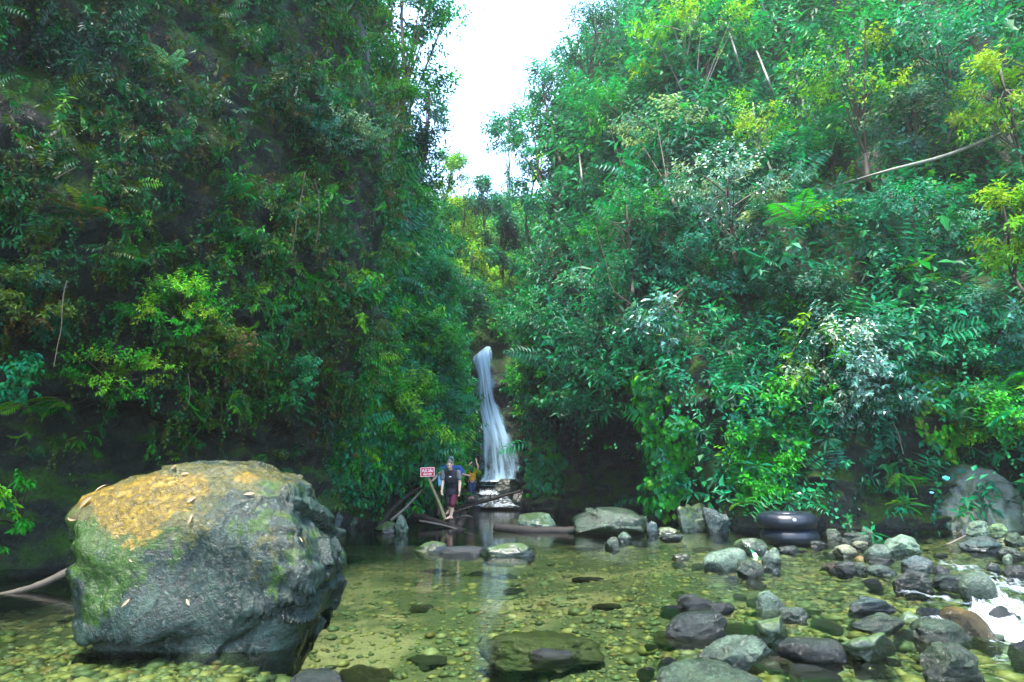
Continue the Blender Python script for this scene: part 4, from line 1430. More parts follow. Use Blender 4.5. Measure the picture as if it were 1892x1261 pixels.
log("thin pale stick lying along the dark sunken trunk", [(775, 963, 16.85), (810, 969, 16.6), (846, 978, 16.3)], [.03, .03, .02], M_wood_pale, "stick", "stick", k=7)
log("slim trunk bridging the little cascade under the person in yellow", [(836, 941, 26.6), (880, 930, 26.9), (925, 918, 27.2), (964, 907, 27.6)], [.09, .08, .06, .05], M_wood, stubs=[(.55, (.1, -.3, .8), .3)])
log("thin upright stick standing beside the waterfall behind the person in yellow", [(862, 836, 27.6), (864, 852, 27.6), (868, 905, 27.4)], [.03, .035, .04], M_wood_pale, "stick", "stick", k=7)
log("long thin root reaching from the left edge to the big lichen boulder", [(-40, 1108, 6.9), (30, 1094, 7.0), (90, 1074, 7.2), (160, 1038, 7.6)], [.02, .03, .04, .05], M_bark, "root", "root", k=9)
for lab, pts, rd, mt in [
        ("thick dark branch leaning from the bank up to the warning sign, left of its pole", [(700, 972, 17.0), (742, 925, 17.6), (790, 893, 18.2)], [.055, .05, .035], M_wood),
        ("pale bare branch leaning on the bank below the thick dark branch", [(722, 962, 16.8), (748, 940, 17.0), (780, 906, 17.6)], [.04, .035, .02], M_wood_pale),
        ("mossy post right of the sign pole behind the front man's legs", [(812, 952, 18.6), (811, 930, 18.7), (809, 908, 18.8)], [.06, .06, .05], M_bark),
        ("twiggy branch sticking out over the green pool, right of the front man's knees", [(838, 948, 18.3), (856, 941, 18.0), (872, 936, 17.8)], [.035, .025, .012], M_wood_pale),
        ("crooked twig lying below the twiggy branch over the green pool", [(842, 958, 17.8), (860, 953, 17.6), (873, 956, 17.5)], [.025, .02, .01], M_wood_pale),
        ("bent branch arching out of the dark rock left of the waterfall", [(812, 795, 27.0), (828, 800, 26.8), (838, 826, 26.6)], [.03, .025, .015], M_wood_pale),
        ("broken stick floating right of the log end under the front man", [(858, 984, 15.8), (880, 990, 15.5), (902, 1000, 15.1)], [.025, .025, .015], M_wood_pale),
        ("pale bleached stick poking out of the rock above the waterfall", [(846, 630, 31.5), (856, 634, 31.2), (864, 640, 31.0)], [.05, .05, .03], M_wood_pale),
        ("brown stick lying on the bank left of the stone pile", [(1742, 1010, 12.3), (1765, 1000, 12.6), (1784, 990, 12.9)], [.02, .02, .012], M_wood_pale)]:
    log(lab, pts, rd, mt, "branch", "branch", "loose branches by the water", 7)

# ------------------------------------------------------------------ inner tubes and bottle
M_rubber = plain("black_rubber", (.006, .010, .017), .38, .4, .5, 12, .25)
M_steel = plain("valve_metal", (.5, .5, .5), .3, .5, .1, 20, 0, 1.0)
def torus(R, r0, nu=96, nv=36, sq=.96):
    u, v = np.linspace(0, 2 * math.pi, nu, endpoint=False), np.linspace(0, 2 * math.pi, nv, endpoint=False)
    U, W = np.meshgrid(u, v, indexing='ij')
    wob = 1 + .012 * np.sin(3 * U + 1) + .008 * np.sin(5 * U)
    rr = r0 * wob * (1 + .012 * np.cos(14 * U) * np.cos(W) + .02 * np.exp(-(np.angle(np.exp(1j * (W - .25))) / .05) ** 2) + .006 * np.sin(31 * U + 3 * W))
    Vv = np.stack([(R + rr * np.cos(W)) * np.cos(U), (R + rr * np.cos(W)) * np.sin(U), rr * np.sin(W) * sq], -1).reshape(-1, 3)
    i, j = np.meshgrid(np.arange(nu), np.arange(nv), indexing='ij')
    f = np.stack([i * nv + j, ((i + 1) % nu) * nv + j, ((i + 1) % nu) * nv + (j + 1) % nv, i * nv + (j + 1) % nv], -1).reshape(-1, 4)
    return Vv, f
tub = G(1458, 1009)
ty = tub[1] + .5
k1 = ppm(ty, .2)
for nm, px, pyc, lab, w, va in [("lower", 1458.5, 990.5, "black inner tube resting on the stones, lower of the two", 102, None), ("upper", 1453, 962, "black inner tube with a pale valve dot, stacked on top of the other", 106, -98)]:
    c = P(px, pyc, ty)
    rr = .158
    Vv, f = torus(w / k1 / 2 - rr, rr)
    e = empty("inner_tube", (c[0], c[1], c[2]))
    tag(e, lab, "inner tube", "stacked inner tubes")
    link("tube_body", make_mesh("tube_body", Vv, [f]), M_rubber, e)
    e.rotation_euler = (math.radians(1.5), math.radians(-1.2 if nm == "upper" else 1.0), 0)
    if va is not None:
        a, b = math.radians(va), math.radians(20)
        R0 = w / k1 / 2 - rr
        d = np.array([math.cos(a) * math.cos(b), math.sin(a) * math.cos(b), math.sin(b)])
        q = np.array([math.cos(a) * R0, math.sin(a) * R0, 0]) + d * rr
        sh = Shape().tube(np.array([q - d * .01, q + d * .006]), [.035, .026], 16).tube(np.array([q, q + d * .03]), [.012, .010], 10)
        sh.build("valve", plain("valve_patch", (.55, .6, .6), .4), e)
# green bottle lying on the stones
m, nt, N, L, out = new_mat("green_glass")
b = N("ShaderNodeBsdfPrincipled")
b.inputs["Base Color"].default_value = (.02, .32, .12, 1)
b.inputs["Roughness"].default_value = .08
b.inputs["Transmission Weight"].default_value = .25
L(b.outputs[0], out.inputs[0])
M_glass = m
a0, a1 = P(1383, 1011, 10.75), P(1403, 1037, 10.35)
ax = unit(a1 - a0)
e = empty("bottle", a1)
tag(e, "green glass bottle with a pale label, lying neck-up on the stones", "bottle")
ln = np.linalg.norm(a1 - a0)
def along(t):
    return a0 + ax * ln * t - a1
pr_ = [(0, .013), (.06, .014), (.065, .0115), (.30, .012), (.38, .020), (.48, .030), (.97, .031), (1, .024)]
Shape().tube(np.array([along(t) for t, _ in pr_]), [q for _, q in pr_], 20).build("glass_body", M_glass, e)
Shape().tube(np.array([along(.55), along(.56), along(.84), along(.85)]), [.0312, .0322, .0322, .0312], 20, cap=False).build("paper_label", plain("label_paper", (.75, .78, .62), .6), e)
Shape().tube(np.array([along(-.01), along(.0), along(.05)]), [.012, .0155, .0150], 14).build("cap", plain("bottle_cap", (.05, .3, .1), .4), e)
# scraps of rubbish in the plants at the right
for lab, px, py, s_, c_, nm in [("crumpled teal plastic bag caught beside the huge right-bank boulder", 1748, 884, .09, (.05, .42, .36), "plastic_bag"),
                                ("small sky-blue scrap of plastic left of the huge right-bank boulder", 1722, 911, .05, (.10, .42, .62), "plastic_scrap"),
                                ("white paper scrap on the green bank above the inner tubes", 1477, 912, .045, (.7, .75, .65), "paper_scrap")]:
    p_, n_ = hit(px, py)
    Vv, Fc = rock_verts(int(px), 3, 10, rough=.5)
    c = P(px, py, min(p_[1], 14.3) - .12) if p_ is not None else P(px, py, 14)
    o = link(nm, make_mesh(nm, Vv * np.array([s_, s_ * .5, s_ * .6]), [Fc], False), plain(nm, c_, .35, .5), None, c)
    tag(o, lab, "litter")
# yellow leaf and dark wrapper at the bottom
p_ = G(1762, 1248, -.02)
o = bpy.data.objects.new("fallen_leaf", dry_me.copy())
o.data.materials.clear()
o.data.materials.append(plain("yellow_leaf", (.62, .60, .10), .45))
o.location = p_ + np.array([0, 0, .03]); o.scale = (.15, .17, .15); o.rotation_euler = (.1, -.1, -.3)
C.objects.link(o)
tag(o, "yellow-green fallen leaf on the stones at the bottom right", "leaf")

# ------------------------------------------------------------------ warning sign
sp0, sp1 = P(823, 962, 16.95), P(791, 880, 17.35)
sg = empty("warning_sign", sp0)
tag(sg, "small red sign with white lettering on a leaning bamboo pole", "sign")
M_bamboo = plain("mossy_bamboo", (.16, .15, .06), .6, .4, .5, 10, .4)
t = np.linspace(0, 1.02, 25)
pp = sp0 + (sp1 - sp0) * t[:, None] + np.array([.015, 0, 0]) * np.sin(t * 5)[:, None]
Shape().tube(pp - sp0, .048 - .008 * t + .006 * (np.arange(25) % 6 == 0), 12, rough=.1).build("pole", M_bamboo, sg)
bc_ = P(790, 872.5, 17.22)
bw, bh = 26.5 / ppm(17.2, 1.5), 17.2 / ppm(17.2, 1.5)
Rz = np.array([[math.cos(.03), 0, -math.sin(.03)], [0, 1, 0], [math.sin(.03), 0, math.cos(.03)]])
M_red = plain("red_paint", (.55, .015, .03), .45, .4, .12, 20)
M_white = plain("white_paint", (.82, .80, .80), .5, .4, .05, 20)
bd = Shape().box((0, 0, 0), (bw, .012, bh), Rz).build("board", M_red, sg, False, loc=bc_ - sp0)
fr_ = Shape()
for cx_, cz_, w__, h__ in [(0, bh / 2 - .012, bw - .012, .012), (0, -bh / 2 + .012, bw - .012, .012), (bw / 2 - .012, 0, .012, bh - .036), (-bw / 2 + .012, 0, .012, bh - .036)]:
    fr_.box(Rz @ np.array([cx_, -.008, cz_]), (w__, .005, h__), Rz)
fr_.build("border", M_white, bd, False)
def text_mesh(body, size, ext=.002, bold=.0):
    cu = bpy.data.curves.new("lettering", 'FONT')
    cu.body = body
    cu.size = size
    cu.extrude = ext
    cu.offset = bold
    cu.align_x = 'CENTER'
    cu.align_y = 'CENTER'
    o = bpy.data.objects.new("lettering", cu)
    C.objects.link(o)
    bpy.context.view_layer.update()
    me = bpy.data.meshes.new_from_object(o.evaluated_get(bpy.context.evaluated_depsgraph_get()))
    bpy.data.objects.remove(o)
    bpy.data.curves.remove(cu)
    return me
for body, sz__, dz in [("VỰC SÂU", .098, .030), ("NGUY HIỂM", .060, -.062)]:
    tm = text_mesh(body, sz__, bold=.0022)
    w__ = max(v.co.x for v in tm.vertices) - min(v.co.x for v in tm.vertices)
    o = link("lettering", tm, M_white, bd, Rz @ np.array([0, -.009, dz]))
    o.rotation_euler = (math.pi / 2, -.03, 0)
    o.scale = ((bw * (.80 if dz > 0 else .58)) / w__, 1, 1)

# ------------------------------------------------------------------ people
def remesh(sh, voxel, smooth=4, tint=None):
    me = sh.mesh("tmp")
    o = bpy.data.objects.new("tmp", me)
    C.objects.link(o)
    md = o.modifiers.new("r", 'REMESH')
    md.mode = 'VOXEL'
    md.voxel_size = voxel
    if smooth:
        s_ = o.modifiers.new("s", 'SMOOTH')
        s_.factor = .5
        s_.iterations = smooth
    bpy.context.view_layer.update()
    out_ = bpy.data.meshes.new_from_object(o.evaluated_get(bpy.context.evaluated_depsgraph_get()))
    bpy.data.objects.remove(o)
    out_.polygons.foreach_set("use_smooth", np.ones(len(out_.polygons), bool))
    if tint is not None:
        V = np.zeros(len(out_.vertices) * 3, np.float32)
        out_.vertices.foreach_get("co", V)
        c = np.ones((len(out_.vertices), 4), np.float32)
        c[:, :3] = tint(V.reshape(-1, 3))
        at_ = out_.attributes.new("tint", 'FLOAT_COLOR', 'POINT')
        at_.data.foreach_set("color", c.ravel())
    return out_
m, nt, N, L, out = new_mat("skin")
at = N("ShaderNodeAttribute")
at.attribute_name = "tint"
b = N("ShaderNodeBsdfPrincipled")
b.inputs["Roughness"].default_value = .45
b.inputs["Subsurface Weight"].default_value = .1
b.inputs["Subsurface Radius"].default_value = (.02, .01, .005)
L(at.outputs["Color"], b.inputs["Base Color"])
L(b.outputs[0], out.inputs[0])
M_skin = m
def A(*v):
    return np.array(v, float)
def limb(sh, pts, rad, k=12, squash=None):
    pts = catmull(np.array(pts, float), 5 * len(pts)) if len(pts) > 2 else np.array(pts, float)
    sh.tube(pts, np.interp(np.linspace(0, 1, len(pts)), np.linspace(0, 1, len(rad)), rad), k, squash=squash)
    sh.ball(pts[0], rad[0] * .98)
    sh.ball(pts[-1], rad[-1] * .98)
def hand(sh, w, d, pn, side, curl=.6, spread=.12):
    """wrist w, direction d, palm normal pn, side = thumb side"""
    d, pn = unit(A(*d)), A(*pn)
    pn = unit(pn - d * np.dot(pn, d))
    s = np.cross(d, pn) * side
    Rm = np.stack([s, pn, d], 1)
    sh.ball(w + d * .045, (.040, .017, .052), rot=Rm)
    for k, ln in enumerate((.068, .078, .073, .058)):
        o = (.030, .010, -.011, -.030)[k]
        b0 = w + d * .085 + s * o
        dd = unit(d + s * o * spread * 20 * .3)
        b1 = b0 + (dd * math.cos(curl * .4) + pn * math.sin(curl * .4)) * ln * .45
        b2 = b1 + (dd * math.cos(curl) + pn * math.sin(curl)) * ln * .32
        b3 = b2 + (dd * math.cos(curl * 1.6) + pn * math.sin(curl * 1.6)) * ln * .26
        sh.tube(np.array([b0 - dd * .02, b0, b1, b2, b3]), [.0095, .0092, .0085, .0078, .0065], 8)
    t0 = w + d * .025 + s * .030
    t1 = t0 + unit(s * .8 + d * .6 + pn * .3) * .034
    t2 = t1 + unit(s * .3 + d * .9 + pn * .4) * .030
    sh.tube(np.array([t0 - s * .015, t0, t1, t2]), [.012, .012, .0105, .008], 8)
def foot(sh, ank, toe):
    ank, toe = A(*ank), A(*toe)
    d = unit((toe - ank) * A(1, 1, 0))
    s = np.cross(d, UP)
    heel = ank - d * .035 - A(0, 0, ank[2] - toe[2] - .012)
    sh.ball(heel, (.034, .034, .036))
    sh.tube(np.array([heel, (heel + toe) / 2 + A(0, 0, .018), toe + A(0, 0, -.004)]), [.034, .037, .030], 12)
    for k in range(5):
        q = toe + s * (.034 - .017 * k)
        sh.tube(np.array([q - d * .02, q + d * (.028 - .004 * abs(k - .5))]), [.013, .010 if k else .013], 8)
    sh.tube(np.array([ank, ank * .5 + heel * .5 + d * .02]), [.036, .04], 10)
def head(sh, c, f, tilt):
    """head centre c, facing f (horizontal), tilt downwards"""
    f = unit(A(*f, 0))
    fd = unit(f * math.cos(tilt) - UP * math.sin(tilt))
    s = unit(np.cross(fd, UP))
    u = np.cross(s, fd)
    Rm = np.stack([s, fd, u], 1)
    def q(x, y, z):
        return c + s * x + fd * y + u * z
    sh.ball(q(0, -.01, .02), (.074, .092, .095), 20, 14, rot=Rm)
    sh.ball(q(0, .022, -.045), (.058, .064, .068), rot=Rm)
    sh.ball(q(0, .062, -.092), (.026, .022, .020), rot=Rm)
    sh.tube(np.array([q(0, .075, .012), q(0, .098, -.018), q(0, .104, -.030)]), [.010, .013, .014], 8)
    sh.ball(q(0, .078, -.062), (.026, .012, .011), rot=Rm)
    sh.ball(q(0, .070, .028), (.058, .018, .014), rot=Rm)
    for k in (-1, 1):
        sh.ball(q(.076 * k, -.005, -.012), (.010, .020, .032), rot=Rm)
        sh.ball(q(.036 * k, .062, -.03), (.024, .02, .02), rot=Rm)
    return q, Rm
def face_tint(q, skin):
    pts = [(q(.031, .085, .006), .016, (.02, .015, .012)), (q(-.031, .085, .006), .016, (.02, .015, .012)), (q(.033, .086, .030), .016, (.04, .03, .025)), (q(-.033, .086, .030), .016, (.04, .03, .025)),
           (q(0, .090, -.060), .017, (.32, .10, .08))]
    def f(V):
        c = np.tile(np.array(skin), (len(V), 1)) * (1 + .12 * fbm(V * 9, 3, 3))[:, None]
        for p_, r_, col_ in pts:
            w = np.exp(-(np.linalg.norm(V - p_, axis=1) / r_) ** 4)[:, None]
            c = c * (1 - w) + np.array(col_) * w
        return c
    return f
def person(label, origin, J, skin, group=None, tilt=.5, face=(0, -1)):
    e = empty("person", origin)
    tag(e, label, "person", group)
    sh = Shape()
    q, Rm = head(sh, J['head'], face, tilt)
    limb(sh, [J['chest'] + A(0, 0, .12), J['neck'], J['head'] + (J['neck'] - J['head']) * .3], [.07, .056, .054])
    limb(sh, [J['pelvis'], (J['pelvis'] + J['chest']) / 2, J['chest'], J['chest'] * .35 + J['neck'] * .65], [.145, .135, .165, .09], 16, squash=(.66, 1))
    for k in 'LR':
        limb(sh, [J['chest'] * .4 + J['neck'] * .6, J['sh' + k]], [.055, .058])
        limb(sh, [J['sh' + k], J['sh' + k] * .5 + J['el' + k] * .5, J['el' + k]], [.056, .050, .040])
        limb(sh, [J['el' + k], J['el' + k] * .6 + J['wr' + k] * .4, J['wr' + k]], [.041, .040, .027])
        hd = J['hd' + k]
        hand(sh, J['wr' + k], hd[0], hd[1], hd[2], hd[3])
        limb(sh, [J['pelvis'] * .45 + J['hip' + k] * .55, J['hip' + k], J['hip' + k] * .5 + J['kn' + k] * .5, J['kn' + k]], [.10, .092, .078, .056])
        limb(sh, [J['kn' + k], J['kn' + k] * .68 + J['an' + k] * .32 + A(0, .012, 0), J['an' + k]], [.054, .056, .034])
        foot(sh, J['an' + k], J['to' + k])
    link("body", remesh(sh, .0065, 3, face_tint(q, skin)), M_skin, e)
    return e, q, Rm
def garment(e, name, mat, fill, voxel=.012, smooth=3, wr=.012):
    sh = Shape()
    fill(sh)
    me = remesh(sh, voxel, smooth)
    V = np.zeros(len(me.vertices) * 3, np.float32)
    me.vertices.foreach_get("co", V)
    V = V.reshape(-1, 3)
    n = np.zeros(len(V) * 3, np.float32)
    me.vertices.foreach_get("normal", n)
    V = V + n.reshape(-1, 3) * (wr * (ridged(V * np.array([5, 5, 9.]), 3, 8) - .2))[:, None]
    me.vertices.foreach_set("co", V.astype(np.float32).ravel())
    me.update()
    return link(name, me, mat, e)
M_black = plain("black_cloth", (.008, .010, .014), .75, .3, .3, 25)
M_maroon = plain("maroon_cloth", (.07, .005, .015), .7, .3, .25, 25)
M_greycl = plain("grey_cloth", (.12, .125, .13), .75, .3, .15, 25)
M_bluecl = plain("blue_cloth", (.010, .055, .19), .7, .3, .2, 25)
M_ltblue = plain("light_blue_cloth", (.15, .45, .68), .7, .3, .15, 25)
M_yelcl = plain("yellow_cloth", (.62, .33, .012), .7, .3, .15, 25)
M_denim = plain("denim", (.02, .05, .13), .8, .3, .25, 40)
M_hair = plain("hair", (.012, .010, .010), .5, .5, .3, 60, .4)
M_hairg = plain("grey_hair", (.11, .10, .085), .6, .4, .3, 60, .4)
M_cap = plain("cap_cloth", (.16, .24, .30), .75, .3, .15, 30)

# the man in front
o1 = P(831, 960, 17.0)
J = dict(head=A(-.01, -.27, 1.405), neck=A(.005, -.13, 1.27), chest=A(.01, -.08, 1.06), pelvis=A(.03, .05, .74),
         shL=A(-.17, -.10, 1.20), elL=A(-.205, -.10, .95), wrL=A(-.20, -.20, .76), shR=A(.185, -.08, 1.20), elR=A(.255, -.05, .95), wrR=A(.25, -.14, .73),
         hdL=((-.02, -.2, -1), (.7, -.5, 0), 1, .7), hdR=((-.02, -.1, -1), (-.8, -.5, 0), -1, .6),
         hipL=A(-.06, .06, .72), knL=A(-.035, .02, .42), anL=A(-.01, .30, .14), toL=A(-.02, .14, .05), hipR=A(.11, .05, .72), knR=A(.075, -.10, .40), anR=A(.035, -.04, .085), toR=A(-.06, -.19, .03))
e, q, Rm = person("bare-legged man in a black shirt stepping down the log, head bowed", o1, J, (.60, .38, .27), "people by the waterfall", .55)
def f_shirt(s):
    limb(s, [J['pelvis'] - A(0, 0, .06), J['pelvis'] + A(0, -.02, .10), J['chest'], J['chest'] * .4 + J['neck'] * .6 + A(0, 0, .0)], [.178, .172, .188, .105], 18, squash=(.74, 1))
    for k in 'LR':
        limb(s, [J['chest'] * .45 + J['neck'] * .55, J['sh' + k]], [.075, .074])
sh_ = garment(e, "shirt", M_black, f_shirt)
garment(e, "sleeve", M_greycl, lambda s: limb(s, [J['shR'] + A(.02, -.01, .0), J['shR'] * .45 + J['elR'] * .55 + A(.01, 0, 0)], [.073, .074]))
garment(e, "sleeve", M_greycl, lambda s: limb(s, [J['shL'] + A(-.02, -.01, .0), J['shL'] * .45 + J['elL'] * .55 + A(-.01, 0, 0)], [.073, .074]))
def leg_(s, k):
    limb(s, [J['pelvis'] * .4 + J['hip' + k] * .6, J['hip' + k] * .5 + J['kn' + k] * .5, J['kn' + k] + A(0, 0, .0)], [.118, .10, .088])
garment(e, "shorts", M_black, lambda s: (leg_(s, 'L'), limb(s, [J['pelvis'], J['hipR'] * .75 + J['knR'] * .25], [.12, .116])))
garment(e, "shorts_leg", M_maroon, lambda s: limb(s, [J['hipR'] * .62 + J['knR'] * .38, J['knR'] + A(0, 0, -.01)], [.108, .092]))
def capfill(s, q, Rm, dz=.035, g=1.0):
    s.ball(q(0, -.015, dz), (.083 * g, .098 * g, .085 * g), 20, 14, rot=Rm)
garment(e, "hair", M_hairg, lambda s: s.ball(q(0, -.022, .038), (.080, .095, .086), 20, 14, rot=Rm), .009, 2, .008)
lg = Shape()
lg.add(np.array([[-.035, 0, -.012], [.035, 0, -.012], [.012, 0, .016], [0, 0, .004], [-.012, 0, .014]]), [np.array([[0, 1, 2, 3]]), np.array([[0, 3, 4]])])
lo = lg.build("shirt_mark", M_white, sh_, False, loc=J['chest'] + A(.0, -.150, .035))
lo.rotation_euler = (-.35, 0, 0)

# the man behind him
o2 = P(833, 951, 18.35)
k2 = ppm(18.35, 1.2)
J = dict(head=A(-.02, -.06, 1.50), neck=A(.0, .0, 1.37), chest=A(.0, .02, 1.17), pelvis=A(.0, .04, .84),
         shL=A(-.20, .0, 1.32), elL=A(-.37, -.20, 1.11), wrL=A(-.49, -.52, .93), shR=A(.22, .0, 1.30), elR=A(.34, -.10, 1.10), wrR=A(.43, -.30, 1.09),
         hdL=((-.6, -.6, -.4), (.2, -.6, -.6), -1, 1.2), hdR=((.8, -.6, 0), (0, 0, -1), 1, .3),
         hipL=A(-.10, .04, .82), knL=A(-.10, -.02, .45), anL=A(-.09, .03, .09), toL=A(-.11, -.12, .03), hipR=A(.09, .04, .82), knR=A(.08, -.02, .45), anR=A(.06, .10, .09), toR=A(.06, -.05, .03))
e, q, Rm = person("man in a blue T-shirt and grey cap, half hidden, gripping the sign pole", o2, J, (.58, .37, .26), "people by the waterfall", .25)
def f_shirt(s):
    limb(s, [J['pelvis'] - A(0, 0, .02), J['pelvis'] + A(0, -.0, .14), J['chest'], J['chest'] * .4 + J['neck'] * .6], [.180, .175, .200, .11], 18, squash=(.72, 1))
    for k in 'LR':
        limb(s, [J['chest'] * .45 + J['neck'] * .55, J['sh' + k]], [.08, .078])
        limb(s, [J['sh' + k], J['sh' + k] * .4 + J['el' + k] * .6], [.078, .082])
garment(e, "shirt", M_bluecl, f_shirt)
garment(e, "trousers", M_black, lambda s: [limb(s, [J['pelvis'] * .4 + J['hip' + k] * .6, J['hip' + k] * .5 + J['kn' + k] * .5, J['kn' + k], J['an' + k] + A(0, 0, .08)], [.12, .098, .082, .065]) for k in 'LR'])
def capf(s):
    s.ball(q(0, -.015, .045), (.084, .100, .078), 20, 14, rot=Rm)
    s.ball(q(0, .085, .050), (.066, .060, .010), 16, 8, rot=Rm)
garment(e, "cap", M_cap, capf, .008, 2, .003)
# cloth over his arm
cl = Shape()
uu, vv_ = np.meshgrid(np.linspace(0, 1, 12), np.linspace(0, 1, 24), indexing='ij')
ca, cb = o2 + J['shL'] * .62 + J['elL'] * .38 + A(.06, -.13, -.02), o2 + J['elL'] * .75 + J['wrL'] * .25 + A(.05, -.13, -.02)
Vc = ca + (cb - ca) * uu[..., None] + A(.03, 0, -.36) * vv_[..., None] * (1 - .25 * uu)[..., None]
Vc[..., 1] += -.03 * np.sin(uu * 11) * (.3 + vv_) - .02
clo = link("towel", make_mesh("towel", (Vc - ca).reshape(-1, 3), [grid_faces(12, 24)]), M_ltblue, None, ca)
sm_ = clo.modifiers.new("thickness", 'SOLIDIFY')
sm_.thickness = .012
tag(clo, "light-blue towel hanging over the arm of the man in the blue T-shirt", "towel")

# the person in yellow by the fall
o3 = P(872, 922.5, 26.75)
s3 = 1 / ppm(26.75, 1.2)
J = dict(head=A(.03, .02, 1.31), neck=A(.02, .02, 1.17), chest=A(.0, .0, .99), pelvis=A(.0, .03, .74),
         shL=A(-.15, .02, 1.12), elL=A(-.24, -.14, 1.27), wrL=A(-.10, -.12, 1.40), shR=A(.17, .02, 1.12), elR=A(.25, -.05, 1.30), wrR=A(.17, -.06, 1.52),
         hdL=((.5, .3, .8), (.5, .6, 0), 1, .4), hdR=((-.15, 0, 1), (-.6, .5, 0), -1, .3),
         hipL=A(-.08, .03, .72), knL=A(-.07, -.04, .40), anL=A(-.05, .03, .09), toL=A(-.10, -.12, .03), hipR=A(.08, .03, .72), knR=A(.06, -.02, .40), anR=A(.04, .09, .09), toR=A(.03, -.06, .03))
e, q, Rm = person("long-haired person in a yellow top and dark jeans with one arm raised", o3, J, (.55, .36, .27), "people by the waterfall", .1, (.35, 1))
garment(e, "top", M_yelcl, lambda s: (limb(s, [J['pelvis'] + A(0, 0, .06), J['pelvis'] * .5 + J['chest'] * .5, J['chest'], J['chest'] * .4 + J['neck'] * .6], [.152, .145, .172, .09], 18, squash=(.74, 1)),
                                      [limb(s, [J['chest'] * .45 + J['neck'] * .55, J['sh' + k], J['sh' + k] * .6 + J['el' + k] * .4], [.065, .068, .066]) for k in 'LR']))
garment(e, "jeans", M_denim, lambda s: [limb(s, [J['pelvis'] + A(0, 0, .04), J['pelvis'] * .4 + J['hip' + k] * .6, J['hip' + k] * .5 + J['kn' + k] * .5, J['kn' + k], J['an' + k] + A(0, 0, .05)], [.13, .115, .092, .072, .055]) for k in 'LR'])
garment(e, "hair", M_hair, lambda s: (s.ball(q(0, -.025, .035), (.086, .10, .092), 20, 14, rot=Rm), limb(s, [q(0, -.07, .0), q(0, -.10, -.10), q(0, -.10, -.22)], [.075, .070, .045])), .010, 2, .012)

# ------------------------------------------------------------------ trees, shrubs, ferns, creepers
def pal_of(keys, w, r, n):
    return np.array([PAL[k] for k in keys])[r.choice(len(keys), n, p=np.array(w, float) / sum(w))]
SPECIES = {
    "lime": (["lime", "vivid", "yellow"], [4, 3, 1.4]), "green": (["green", "emerald", "vivid"], [3, 3, 1]), "dark": (["deep", "teal", "emerald"], [3, 3, 1]), "teal": (["teal", "emerald", "silver"], [3, 2, 1.5]),
    "silver": (["silver", "pale", "teal"], [4, 1.5, 2]), "yellow": (["yellow", "lime", "green"], [4, 3, 1]), "tips": (["deep", "green", "emerald", "lime", "yellow"], [2, 2, 2, 1.2, .8]),
    "olive": (["olive", "deep", "brown"], [3, 2, 1]), "vivid": (["vivid", "green", "lime"], [4, 2, 1])}
def crown_points(r, R, ncl, nper, cl=.38, top=.25):
    """clump centres on an uneven ellipsoid and sprig points round them"""
    d = unit(r.normal(size=(ncl, 3)) + np.array([0, 0, top]))
    cc = d * r.uniform(.45, .95, (ncl, 1)) * R
    n = r.integers(int(nper * .5), int(nper * 1.6) + 1, ncl)
    i = np.repeat(np.arange(ncl), n)
    q = r.normal(size=(len(i), 3))
    q = unit(q) * r.uniform(0, 1, (len(i), 1)) ** .5
    return cc, i, cc[i] + q * R * cl * np.array([1, 1, .55])
NPL = [0]
def tree(label, cx, cy, rx, ry, sp="green", Y=None, base=None, leaf=1.0, ncl=16, nper=16, tr=.06, bark=None, name="tree", cat="tree", group=None, depth=1.0, gloss=None, via=None, cl=.38, seed=None):
    NPL[0] += 1
    r = np.random.default_rng(5000 + NPL[0] if seed is None else seed)
    if Y is None:
        p, n = hit(cx, cy)
        if p is None:
            p = P(cx, cy, 24)
        Y = p[1] - ry / ppm(p[1], p[2]) * .6 - 2.0
    c = P(cx, cy, Y)
    k = ppm(Y, c[2])
    R = np.array([rx / k, max(rx, ry) / k * .8 * depth, ry / k])
    if base is not None:
        b, n = hit(*base)
        if b is None:
            b = P(base[0], base[1], Y + .5)
    else:
        h_ = TERRAIN.ray_cast(Vector(c), Vector((r.uniform(-.1, .1), .25, -1)))
        b = np.array(h_[0]) if h_[0] is not None else c - np.array([0, 0, R[2] * 2.2])
    cc, i, q = crown_points(r, R, ncl, nper, cl)
    root = empty(name, b)
    tag(root, label, cat, group)
    s = Shape()
    mid = (b + c) / 2 + r.normal(0, .05, 3) * np.linalg.norm(c - b) * np.array([1, .5, .2]) if via is None else P(via[0], via[1], c[1] + .3)
    bo = b - unit(b - CAM) * 1.5
    tp = catmull(np.array([b, bo + (c - bo) * .12, bo * .5 + mid * .5 if via is None else bo * .6 + mid * .4, mid, c, c + np.array([0, 0, R[2] * .6])]), 18) - b
    s.tube(tp, np.linspace(tr, tr * .4, 18), 8, rough=.15)
    for j in r.permutation(ncl)[:max(4, ncl * 2 // 3)]:
        t0 = tp[int(r.integers(8, 15))]
        e = c + cc[j] - b
        s.tube(catmull(np.array([t0, t0 * .45 + e * .55 + np.array([0, 0, .08 * R[2]]), e]), 8), np.linspace(tr * .42, tr * .1, 8), 5)
    s.build("trunk", bark or M_bark, root)
    S = unit(cc[i] + q * .6) * .6 + UP * .35 + r.normal(0, .35, q.shape)
    keys, w = SPECIES[sp]
    clc = pal_of(keys, w, r, ncl)
    f = Foliage(fine=False)
    leaf *= r.uniform(.75, 1.3)
    sc = leaf * np.clip(Y / 13, .8, 3) * r.uniform(.7, 1.25, len(q))
    hlf = r.uniform(size=len(q)) < .5
    for T, msk in ((TW[int(r.integers(0, 3))], hlf), (TW[1], ~hlf)):
        f.add(T, c + q[msk], S[msk], unit(q[msk]), sc[msk], clc[i][msk], r)
    link("crown", f.mesh("crown", b), gloss or M_leaf, root)
    return root
SL = "trees on the skyline over the gorge"  # teal crowns in this group carry the bluish haze in their leaf colour
